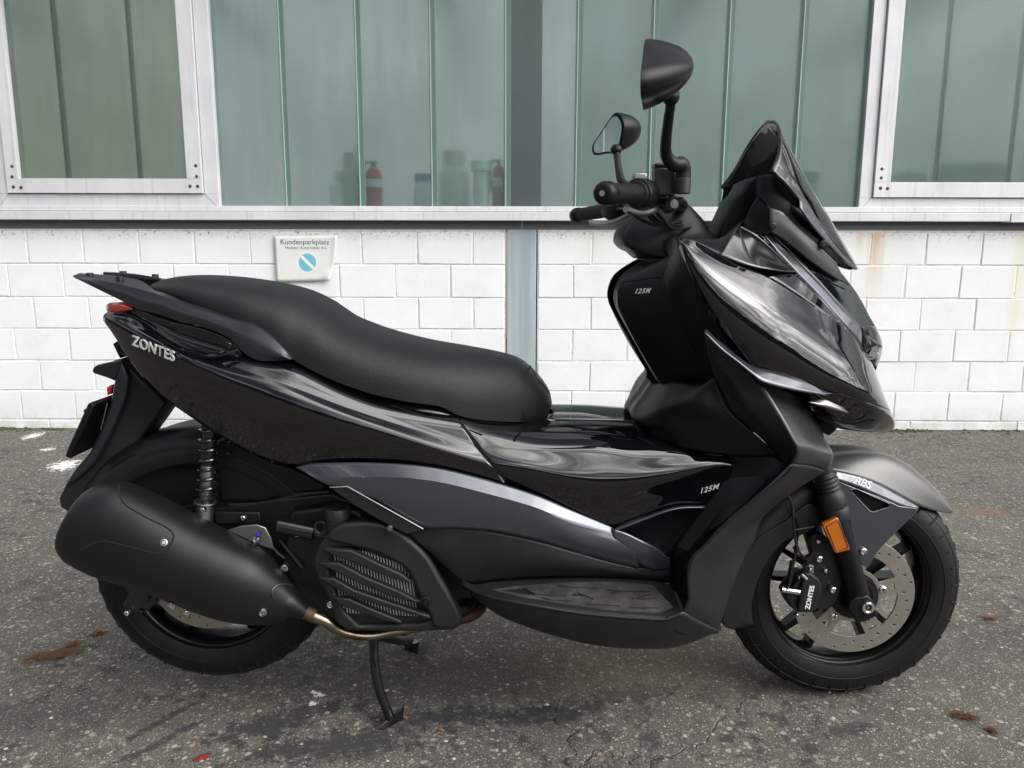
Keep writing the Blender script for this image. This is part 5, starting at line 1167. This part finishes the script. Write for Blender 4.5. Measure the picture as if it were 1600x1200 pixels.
text_mesh('caliper_lettering', 'ZONTES', M['white'], cal, P(*cI(628, 568)[:2], -.1125), Vector((.13, 0, 1)), Vector((-1, 0, .13)), .0135, ext=.0003, bold=.0004, gap=1.0)
m = MB()
m.tube([PW(cF(640, 270, .10)), PW(cF(668, 330, .10)), PW(cF(678, 450, .105)), PW(cF(690, 545, .108)), PW(cF(670, 640, .112)), PW(cF(655, 720, .116)), PW(cF(640, 745, .118))], .003, 8, seg=30)
m.tube([PW(cF(660, 330, .09)), PW(cF(700, 440, .09)), PW(cF(695, 540, .095)), PW(cF(740, 600, .09)), PW(cF(790, 640, .085))], .0022, 8, seg=30); m.build('brake_hose', M['cable'], B)
m = MB(); m.tube([PW(cF(688, 535, .108)), PW(cF(693, 560, .108))], .006, 10); m.tube([PW(cF(672, 605, .11)), PW(cF(655, 700, .112))], .0052, 10); m.build('hose_grommet', M['rubber'], B)
m = MB(); m.tube([PW(cF(685, 455, .1)), PW(cF(775, 440, .1))], .002, 6); m.build('hose_clip', M['dark'], B)

# ---- front mudguard
D0 = [(1235, 712, 0), (1270, 708, 0), (1303, 706, 0), (1345, 704, 0), (1381, 708, 0), (1411, 720, 0), (1443, 744, 0), (1470, 772, 0), (1490, 799, 0)]
D1 = [(1235, 722, .045), (1270, 717, .045), (1303, 713, .045), (1345, 711, .045), (1383, 716, .045), (1413, 730, .043), (1444, 754, .04), (1469, 779, .032), (1489, 800, .015)]
D2 = [(1225, 745, .085), (1262, 737, .086), (1300, 734, .086), (1332, 742, .086), (1365, 754, .084), (1395, 769, .08), (1422, 784, .072), (1450, 795, .055), (1484, 803, .02)]
fm = patch('front_mudguard', [D0, D1, D2], M['mgrey'], B, nu=50, nv=7, solid=.003)
mt_ = patch('mudguard_trim', [[(1298, 733, .088), (1332, 741, .088), (1365, 753, .087), (1395, 768, .083), (1417, 781, .078), (1436, 792, .07)], [(1299, 747, .098), (1332, 758, .098), (1362, 771, .097), (1390, 783, .093), (1412, 791, .087), (1436, 794, .074)]], M['gun'], B, nu=30, nv=4)
gus = plate('mudguard_bracket', [cJ(590, 335)[:2], cJ(750, 400)[:2], cJ(960, 480)[:2], cJ(1130, 555)[:2], cJ(1272, 575)[:2], cJ(1240, 625)[:2], cJ(1100, 760)[:2], cJ(960, 905)[:2], cJ(895, 1020)[:2], cJ(870, 1035)[:2], cJ(835, 1015)[:2], cJ(790, 930)[:2], cJ(755, 800)[:2], cJ(735, 640)[:2], cJ(660, 500)[:2], cJ(592, 380)[:2]], M['gun'], B, w=.098, th=.006, bev=.0015, holes=[[cJ(750, 425)[:2], cJ(790, 425)[:2], cJ(1045, 540)[:2], cJ(1045, 560)[:2], cJ(925, 598)[:2], cJ(895, 590)[:2], cJ(755, 440)[:2]][::-1]], mirror=True)
hole_ = [cJ(745, 425)[:2], cJ(790, 418)[:2], cJ(1050, 535)[:2], cJ(1048, 562)[:2], cJ(925, 602)[:2], cJ(893, 592)[:2], cJ(750, 440)[:2], cJ(745, 425)[:2]]
m = MB(); m.tube([P(a, b, -.0985) for a, b in hole_], .0008, 6); m.build('opening_edge', M['gun'], gus)
plate('opening_backing', [cJ(730, 410)[:2], cJ(1070, 525)[:2], cJ(1060, 580)[:2], cJ(900, 620)[:2]], M['satin'], gus, w=.088, th=.003, bev=.0005)
bolt('bolt', M['chrome'], gus, *cF(1010, 556)[:2], .008, w=.099, h=.006)
ta = bvh([mt_]); pa, na = hit(ta, 1346, 754); pb, _ = hit(ta, 1362, 760)
text_mesh('mudguard_lettering', 'ABS', M['white'], mt_, pa + na * .001, pb - pa, na.cross(pb - pa), .023, ext=.0003, bold=.0, shear=.3)
rg = [[(1232, 735, 0), (1205, 765, 0), (1182, 800, 0), (1160, 850, 0), (1146, 905, 0), (1144, 950, 0), (1152, 982, 0)]]
# rear part of the front mudguard: arc behind the tyre
def arc_guard(name, hub, r_, a0, a1, hw, lip, mat, n=40, taper=0.0):
    rows = []
    for (rr_, y) in ((r_ - lip, -hw), (r_ - lip * .3, -hw), (r_, -hw * .75), (r_ + .004, 0), (r_, hw * .75), (r_ - lip * .3, hw), (r_ - lip, hw)):
        rows.append([hub + Vector((math.cos(a0 + (a1 - a0) * k / (n - 1)) * rr_, y * (1 - taper * abs(2 * k / (n - 1) - 1) ** 3), math.sin(a0 + (a1 - a0) * k / (n - 1)) * rr_)) for k in range(n)])
    g = surf(rows, n, 3); m = MB(); m.grid(g); return m.build(name, mat, B, angle=60, solid=.003)
arc_guard('mudguard_rear_part', HF, .272, R(112), R(197), .084, .055, M['satin2'], taper=.12)
plate('mudguard_flap', [cF(500, 500)[:2], cF(640, 410)[:2], cF(760, 330)[:2], cF(830, 400)[:2], cF(720, 480)[:2], cF(640, 510)[:2], cF(560, 600)[:2], cF(500, 720)[:2], cF(472, 830)[:2], cF(440, 900)[:2], cF(400, 930)[:2], cF(365, 932)[:2], cF(335, 905)[:2], cF(345, 820)[:2], cF(380, 700)[:2], cF(430, 600)[:2]], M['satin2'], B, w=.088, th=.012, bev=.003, smooth_n=60)

# ---- rear hugger, airbox, shock
g_ = arc_guard('rear_hugger', HR, .305, R(20), R(152), .085, .06, M['muf'], n=60, taper=.25)
def disc_seg(name, hub, r0, r1, a0, a1, w, mat, n=50):
    rows = [[hub + Vector((math.cos(a0 + (a1 - a0) * k / (n - 1)) * r_, -w_, math.sin(a0 + (a1 - a0) * k / (n - 1)) * r_)) for k in range(n)] for r_, w_ in ((r1, w), (r1 - .035, w + .008), (r1 - .05, w + .006), (r1 - .056, w - .002), ((r0 + r1) / 2 - .03, w - .004), (r0, w - .006))]
    m = MB(); m.grid(surf(rows, n, 3)); return m.build(name, mat, B, solid=.003)
hs_ = disc_seg('hugger_side', HR, .12, .29, R(15), R(150), .082, M['muf'])
m = MB(); m.tube([HR + Vector((math.cos(R(a)) * .262, -.0895, math.sin(R(a)) * .262)) for a in range(30, 148, 3)], .0009, 6); m.build('moulding_line', M['line'], hs_)
shell2('hugger_bridge', [cX(480, 250)[:2], cX(600, 200)[:2], cX(900, 400)[:2], cX(1100, 460)[:2], cX(1330, 590)[:2], cX(1330, 640)[:2], cX(1100, 660)[:2], cX(850, 720)[:2], cX(520, 720)[:2]], .088, M['muf'])
plate('air_filter_box', [(273, 688), (285, 668), (300, 659), (325, 655), (420, 690), (430, 760), (330, 760)], M['muf'], B, w=-.10, th=.09, bev=.012)
shell2('engine_case', [(330, 796), (430, 780), (520, 770), (640, 830), (700, 870), (735, 915), (740, 945), (700, 975), (560, 985), (470, 970), (430, 900), (360, 860)], .095, M['dark'])
shell2('frame_core', [(360, 700), (480, 715), (640, 740), (760, 760), (960, 800), (1040, 830), (1050, 900), (980, 960), (860, 970), (760, 925), (690, 860), (600, 800), (480, 790), (360, 760)], .06, M['dark'])
shell2('crankcase_cover', [(455, 800), (520, 790), (560, 800), (600, 870), (600, 960), (520, 965), (470, 930), (440, 880)], .13, M['dark'])
def shock(s):
    a, b = PW((328, 664, .135)), PW((319, 812, .135)); u = (b - a); L_ = u.length; u.normalize(); us = Vector((u.x, u.y * s, u.z)); a_ = S(a, s)
    m = MB(); m.lathe(a_, [(0, 0), (.0145, 0), (.0145, L_ * .38), (.011, L_ * .39), (.0115, L_ * .76), (.0135, L_ * .77), (.0135, L_ * .8), (0, L_ * .8)], 28, us); sh = m.build('shock_absorber', M['glossdark'], B)
    m = MB(); m.lathe(a_, [(.0118, L_ * .42), (.0121, L_ * .425), (.0121, L_ * .75), (.0118, L_ * .755)], 28, us); m.build('damper_body', M['alu'], sh)
    v1 = u.cross(Vector((0, 1, 0))).normalized(); v2 = u.cross(v1); pts = []; turns = 7.3; n_ = 260
    for k in range(n_ + 1):
        f = k / n_; an = 2 * math.pi * turns * f; off = .02 + f * .74
        pts.append(S(a + u * (L_ * off) + (v1 * math.cos(an) + v2 * math.sin(an)) * .0185, s))
    m = MB(); m.tube(pts, .0033, 8); m.build('coil_spring', M['glossdark'], sh)
    m = MB(); m.lathe(a_, [(.010, L_ * .795), (.021, L_ * .80), (.0215, L_ * .812), (.016, L_ * .825), (.0165, L_ * 1.02), (0, L_ * 1.02)], 28, us); m.build('spring_seat', M['alu'] if s > 0 else M['dark'], sh)
    if s > 0: bolt('bolt', M['chrome'], sh, *cX(385, 785)[:2], .006, w=.155, h=.004)
shock(1); shock(-1)
# cables over the engine
for pts, r_ in (([cX(590, 745, .12), cX(750, 745, .12), cX(950, 712, .13), cX(1150, 668, .14), cX(1370, 645, .15)], .0016), ([cX(600, 738, .12), cX(800, 732, .12), cX(1000, 695, .13), cX(1180, 655, .14), cX(1370, 638, .15)], .0016), ([cX(180, 780, .12), cX(330, 745, .12)], .002), ([cX(200, 800, .12), cX(330, 770, .12)], .002)):
    m = MB(); m.tube([PW(t_) for t_ in pts], r_, 8, seg=20); m.build('control_cable', M['cable'], B)
for u_, v_, r_ in ((703, 845, .0065), (1187, 808, .0065), (590, 265, .005), (585, 345, .005)):
    bolt('bolt', M['chrome'] if v_ > 400 else M['dark'], B, *cX(u_, v_)[:2], r_, w=.12, h=.006)
m = MB(); m.box(P(*cX(470, 800)[:2], -.11), P(*cX(860, 870)[:2], -.09)); m.build('engine_mount', M['dark'], B, bev=.003)

# ---- muffler
def muffler():
    st = [((118, 796), (102, 842)), ((124, 783), (99, 853)), ((135, 767), (108, 869)), ((154, 758), (130, 884)), ((185, 755), (165, 899)), ((225, 770), (212, 911)), ((270, 793), (262, 928)), ((320, 820), (306, 946)), ((368, 843), (352, 962)), ((408, 864), (398, 971)), ((436, 893), (428, 972)), ((456, 918), (448, 966)), ((466, 930), (458, 955))]
    cs = []
    yc = .180
    for t_, b_ in st:
        a, b = P(*t_, -yc), P(*b_, -yc); cs.append((a, b))
    cs2a = catmull([a for a, _ in cs], 70); cs2b = catmull([b for _, b in cs], 70)
    dm = catmull([Vector((i, d, 0)) for i, d in enumerate((.040, .058, .066, .071, .074, .076, .076, .075, .073, .068, .055, .036, .022))], 70)
    rows = []
    for k in range(70):
        a, b = cs2a[k], cs2b[k]; c = (a + b) / 2; v = (a - b) / 2; d = dm[k].y * .98; row = []
        for j in range(49):
            t_ = 2 * math.pi * j / 48; ct, st_ = math.cos(t_), math.sin(t_); e = 2 / 2.3
            row.append(c + v * (abs(ct) ** e * (1 if ct > 0 else -1)) + Vector((0, 1, 0)) * (d * abs(st_) ** e * (1 if st_ > 0 else -1)))
        rows.append(row)
    m = MB(); m.grid(rows); n = len(m.V)
    m.F.append(tuple(range(48))[::-1]); m.F.append(tuple((69 * 49) + j for j in range(48)))
    return m.build('muffler', M['muf'], B, angle=50)
mf = muffler(); tmf = bvh([mf])
line_on('cover_line', M['line'], mf, [(185, 757), (186, 765), (188, 776), (194, 787), (228, 808), (264, 827), (271, 836), (269, 846), (261, 858), (253, 865), (240, 864), (200, 854), (160, 846), (145, 850), (130, 857), (123, 865), (121, 875), (122, 884)], tmf, .0016, 110, off=0)
bolt('bolt', M['alu'], mf, 256.5, 848, .0075, tmf, h=.003)
bolt('bolt', M['chrome'], mf, 410.5, 957, .0085, tmf, h=.004)
bolt('bolt', M['chrome'], B, 445, 887, .0085, w=.165, h=.005)
m = MB(); pts = [P(*cQ(u_, v_)[:2], -.20) for u_, v_ in ((1150, 370), (1142, 335), (1165, 300), (1200, 290), (1280, 295), (1350, 300))];
line_on('shield_rim', M['cast'], mf, [(427.5, 934), (425, 924), (430, 916), (442, 913), (456, 915)], tmf, .003, 24, off=0)
m = MB(); m.tube([P(*cQ(1130, 370)[:2], -.185), P(*cQ(1230, 400)[:2], -.185), P(*cQ(1345, 470)[:2], -.18)], [.028, .024, .014], 24, seg=12); m.build('exhaust_cone', M['muf'], B)
m = MB(); m.tube([P(*cQ(1335, 462)[:2], -.18), P(*cQ(1400, 490)[:2], -.18), P(*cC(400, 985)[:2], -.178), P(*cC(470, 1035)[:2], -.17), P(*cC(560, 1062)[:2], -.16), P(*cC(660, 1066)[:2], -.15), P(*cC(780, 1045)[:2], -.14), P(*cC(950, 1015)[:2], -.13), P(*cC(1150, 985)[:2], -.12)], [.0125, .0118, .010, .0095, .0095, .0092, .009, .009, .009], 18, seg=50); m.build('exhaust_pipe', M['pipe'], B)
m = MB(); m.tube([P(*cQ(1350, 468)[:2], -.18), P(*cQ(1405, 492)[:2], -.18)], .0135, 18); m.build('pipe_clamp', M['rust'], B)
m = MB(); m.tube([P(*cC(1120, 975)[:2], -.10), P(*cC(1220, 950)[:2], -.09), P(*cC(1275, 905)[:2], -.07), P(*cC(1270, 850)[:2], -.05), P(*cC(1230, 790)[:2], -.03)], .013, 18, seg=24); m.build('exhaust_bend', M['rust'], B)
m = MB(); m.tube([P(*cC(1130, 945)[:2], -.11), P(*cC(1190, 905)[:2], -.10), P(*cC(1215, 860)[:2], -.08), P(*cC(1200, 800)[:2], -.05)], .015, 18, seg=24); m.build('coolant_hose', M['rubber'], B)
# bracket with bolt
bk = plate('muffler_bracket', [cB(1068, 688)[:2], cB(1150, 662)[:2], cB(1240, 654)[:2], cB(1290, 672)[:2], cB(1320, 730)[:2], cB(1336, 796)[:2], cB(1300, 785)[:2], cB(1240, 765)[:2], cB(1180, 735)[:2], cB(1100, 700)[:2]], M['alu'], B, w=.155, th=.006, bev=.0015)
m = MB(); m.lathe(P(*cB(1235, 742)[:2], -.157), [(.004, .012), (.0045, .016), (.0075, .016), (.009, .012), (.0092, 0)], 20, Vector((-.25, -1, 0))); m.build('bolt', M['alu'], bk)
m = MB(); m.lathe(P(*cB(1252, 705)[:2], -.157), [(0, .012), (.0035, .010), (.004, 0)], 12, Vector((0, -1, 0))); m.build('paint_mark', M['blue'], bk)
m = MB(); m.tube([P(*cB(1330, 780)[:2], -.15), P(*cB(1360, 815)[:2], -.15), P(*cB(1400, 845)[:2], -.15)], .003, 8, seg=8); m.tube([P(*cB(1370, 740)[:2], -.13), P(*cB(1500, 900)[:2], -.14)], .004, 8); m.build('engine_stay', M['dark'], B)

# black intake pipe, filler neck
m = MB(); a = P(*cC(128, 440)[:2], -.155); b = P(*cC(330, 480)[:2], -.155); m.tube([a, b], .0165, 28); m.build('coolant_pipe', M['glossdark'], B)
plate('bracket_ear', [cC(322, 450)[:2], cC(335, 425)[:2], cC(370, 415)[:2], cC(410, 420)[:2], cC(410, 520)[:2], cC(340, 510)[:2], cC(322, 480)[:2]], M['satin2'], B, w=.175, th=.012, bev=.003, holes=[[(cC(362, 455)[0] + 5.5 * math.cos(-k * .628), cC(362, 455)[1] + 7 * math.sin(-k * .628)) for k in range(10)]])
m = MB(); p = P(*cC(462, 400)[:2], -.165); m.lathe(p - Vector((0, 0, .02)), [(0, .0), (.0235, 0), (.0235, .022), (.026, .023), (.0265, .040), (.0245, .043), (0, .043)], 28, Vector((0, 0, 1))); m.build('filler_cap', M['satin2'], B)
plate('trim_blade', [cC(412, 222)[:2], cC(520, 217)[:2], cC(740, 340)[:2], cC(955, 458)[:2], cC(930, 475)[:2], cC(860, 492)[:2], cC(740, 435)[:2], cC(560, 330)[:2]], M['satin2'], B, w=.212, th=.02, bev=.003)
m = MB(); m.tube([P(*cC(420, 224)[:2], -.2135), P(*cC(520, 219)[:2], -.2135), P(*cC(950, 460)[:2], -.2135)], .0012, 6); m.build('blade_edge', M['alu'], B)
bolt('screw', M['alu'], B, *cC(760, 456)[:2], .006, w=.214, h=.003)

# ---- radiator cover
oc_ = [cC(318, 650)[:2], cC(345, 570)[:2], cC(400, 495)[:2], cC(460, 440)[:2], cC(560, 424)[:2], cC(700, 430)[:2], cC(790, 465)[:2], cC(880, 530)[:2], cC(970, 610)[:2], cC(1040, 735)[:2], cC(1110, 860)[:2], cC(1168, 960)[:2], cC(1165, 1010)[:2], cC(1120, 1038)[:2], cC(900, 1046)[:2], cC(640, 1046)[:2], cC(520, 1042)[:2], cC(465, 1005)[:2], cC(440, 940)[:2], cC(410, 850)[:2], cC(345, 745)[:2]]
hol = [cC(440, 565)[:2], cC(560, 568)[:2], cC(700, 620)[:2], cC(820, 665)[:2], cC(870, 720)[:2], cC(930, 840)[:2], cC(1000, 960)[:2], cC(985, 985)[:2], cC(920, 998)[:2], cC(700, 1005)[:2], cC(580, 1010)[:2], cC(500, 930)[:2], cC(450, 820)[:2], cC(410, 690)[:2]]
def tilt(x, z): return .0
rc = plate('radiator_cover', oc_, M['satin2'], B, w=.195, th=.035, bev=.006, holes=[hol[::-1]])
plate('cover_rim', [cC(560, 425)[:2], cC(700, 430)[:2], cC(800, 470)[:2], cC(960, 605)[:2], cC(1050, 750)[:2], cC(1160, 955)[:2], cC(1160, 1005)[:2], cC(1080, 1030)[:2], cC(1010, 1020)[:2], cC(990, 960)[:2], cC(930, 850)[:2], cC(860, 700)[:2], cC(800, 655)[:2], cC(660, 590)[:2], cC(520, 555)[:2], cC(400, 515)[:2], cC(450, 450)[:2]], M['satin2'], rc, w=.203, th=.02, bev=.007, smooth_n=80)
slats = [((385, 575), (540, 582), (700, 660), (830, 720), (880, 760), (880, 775), (700, 715), (520, 640), (420, 605)), ((355, 655), (470, 655), (620, 735), (800, 810), (905, 865), (970, 868), (940, 890), (780, 850), (600, 775), (440, 700)), ((358, 740), (440, 742), (560, 810), (760, 880), (985, 955), (990, 975), (930, 960), (700, 895), (520, 835), (430, 785)), ((445, 853), (530, 860), (640, 910), (825, 985), (825, 1002), (700, 975), (560, 925), (470, 890))]
for q in slats:
    plate('cover_slat', [cC(*a)[:2] for a in q], M['satin2'], rc, w=.207, th=.016, bev=.003)
rad = plate('radiator_core', [cC(430, 560)[:2], cC(860, 640)[:2], cC(1000, 960)[:2], cC(960, 1010)[:2], cC(520, 1000)[:2], cC(420, 780)[:2]], M['dark'], B, w=.186, th=.02, bev=.001)
m = MB()
for k in range(27):
    f = k / 26; xt = 440 + 430 * f; m.tube([P(*cC(xt, 560 + 60 * f)[:2], -.1875), P(*cC(xt + 45, 935 + 20 * f)[:2], -.1875)], .0013, 4)
m.build('radiator_fins', M['lgrey'], rad, fix=False)
bolt('cover_clip', M['rubber'], rc, *cC(967, 868)[:2], .011, w=.206, h=.006)
bolt('bolt', M['chrome'], B, *cC(425, 885)[:2], .008, w=.17, h=.005)
# rear caliper
rc2 = MB(); rc2.lathe(P(*cQ(320, 362)[:2], -.13), [(0, .004), (.016, .003), (.018, 0), (.018, -.02), (.02, -.04)], 28, Vector((0, -1, 0))); rcal = rc2.build('rear_caliper', M['cast'], B)
plate('caliper_body', [cQ(180, 280)[:2], cQ(260, 300)[:2], cQ(360, 310)[:2], cQ(420, 380)[:2], cQ(400, 430)[:2], cQ(330, 480)[:2], cQ(215, 460)[:2], cQ(205, 420)[:2], cQ(240, 350)[:2]], M['cast'], rcal, w=.118, th=.05, bev=.006)
bolt('bolt', M['chrome'], rcal, *cQ(238, 468)[:2], .006, w=.125, h=.006); bolt('bolt', M['dark'], rcal, *cQ(322, 462)[:2], .006, w=.12, h=.006)
bolt('bolt', M['chrome'], rw, *cQ(516, 422)[:2], .009, w=.09, h=.006); bolt('bolt', M['chrome'], rw, *cQ(608, 470)[:2], .007, w=.085, h=.005)
plate('swing_arm', [(262, 880), (330, 870), (420, 900), (470, 930), (470, 960), (400, 958), (330, 925), (270, 905)], M['dark'], B, w=.088, th=.03, bev=.006)

# ---- main stand
def stand(s):
    f = G(612, 1122); ft = Vector((-.247, -.145, 0.0)); 
    pts = [Vector((P(585, 985, -.10).x, -.095, .27)), Vector((P(585, 1000, -.11).x, -.115, P(585, 1000, -.115).z)), P(586, 1042, -.130), P(591, 1072, -.137), P(605, 1110, -.142), P(610, 1121, -.144)]
    m = MB(); m.tube([S(v, s) for v in pts], .0098, 16, seg=26); sl_ = m.build('stand_leg', M['glossdark'], B)
    fx = P(608, 1120, -.145).x; m = MB()
    V = [(fx - .020, -.165, .001), (fx + .026, -.130, .001), (fx + .026, -.122, .012), (fx - .014, -.150, .006), (fx + .030, -.128, .036), (fx + .022, -.150, .034), (fx - .006, -.165, .003), (fx + .010, -.150, .018)]
    V = [Vector((x, y * s, z)) for x, y, z in V]; hull = bmesh.new()
    for v in V: hull.verts.new(v)
    bmesh.ops.convex_hull(hull, input=hull.verts); me_ = bpy.data.meshes.new('stand_foot'); hull.to_mesh(me_); hull.free(); link('stand_foot', me_, M['glossdark'], sl_, bev=.002, smooth=False)
stand(1); stand(-1)
m = MB(); m.tube([P(578, 990, -.12), P(620, 1000, -.05), P(640, 1000, .12)], .010, 12, seg=12); m.build('stand_crossbar', M['dark'], B)

# ---- lettering
pa, na = hit(ttail, 243, 545); pa0, _ = hit(ttail, 212, 533); pb, _ = hit(ttail, 275, 558); pb = pa + (pb - pa0)
text_mesh('maker_emblem', 'ZONTES', M['emblem'], tail, pa + na * .0035, pb - pa, na.cross(pb - pa), .0265, ext=.0012, bold=.0003, shear=-.15, tree=None, gap=1.05)
pa, na = hit(tside, 1106, 763); pa0, _ = hit(tside, 1086, 768); pb, _ = hit(tside, 1126, 758); pb = pa + (pb - pa0)
text_mesh('model_lettering', '125M', M['white'], sidef, pa + na * .003, pb - pa, na.cross(pb - pa), .0155, ext=.0003, shear=.4, tree=None, gap=1.1, bold=.0002)
pa, na = hit(tcons, 1003, 455); pb, _ = hit(tcons, 1012, 454.5)
text_mesh('model_lettering', '125M', M['white'], cons, pa + na * .002, pb - pa, na.cross(pb - pa), .0125, ext=.0003, shear=.5, tree=tcons, gap=1.3, bold=.0004)
pa, na = hit(bvh([fd]), 1330, 1000)
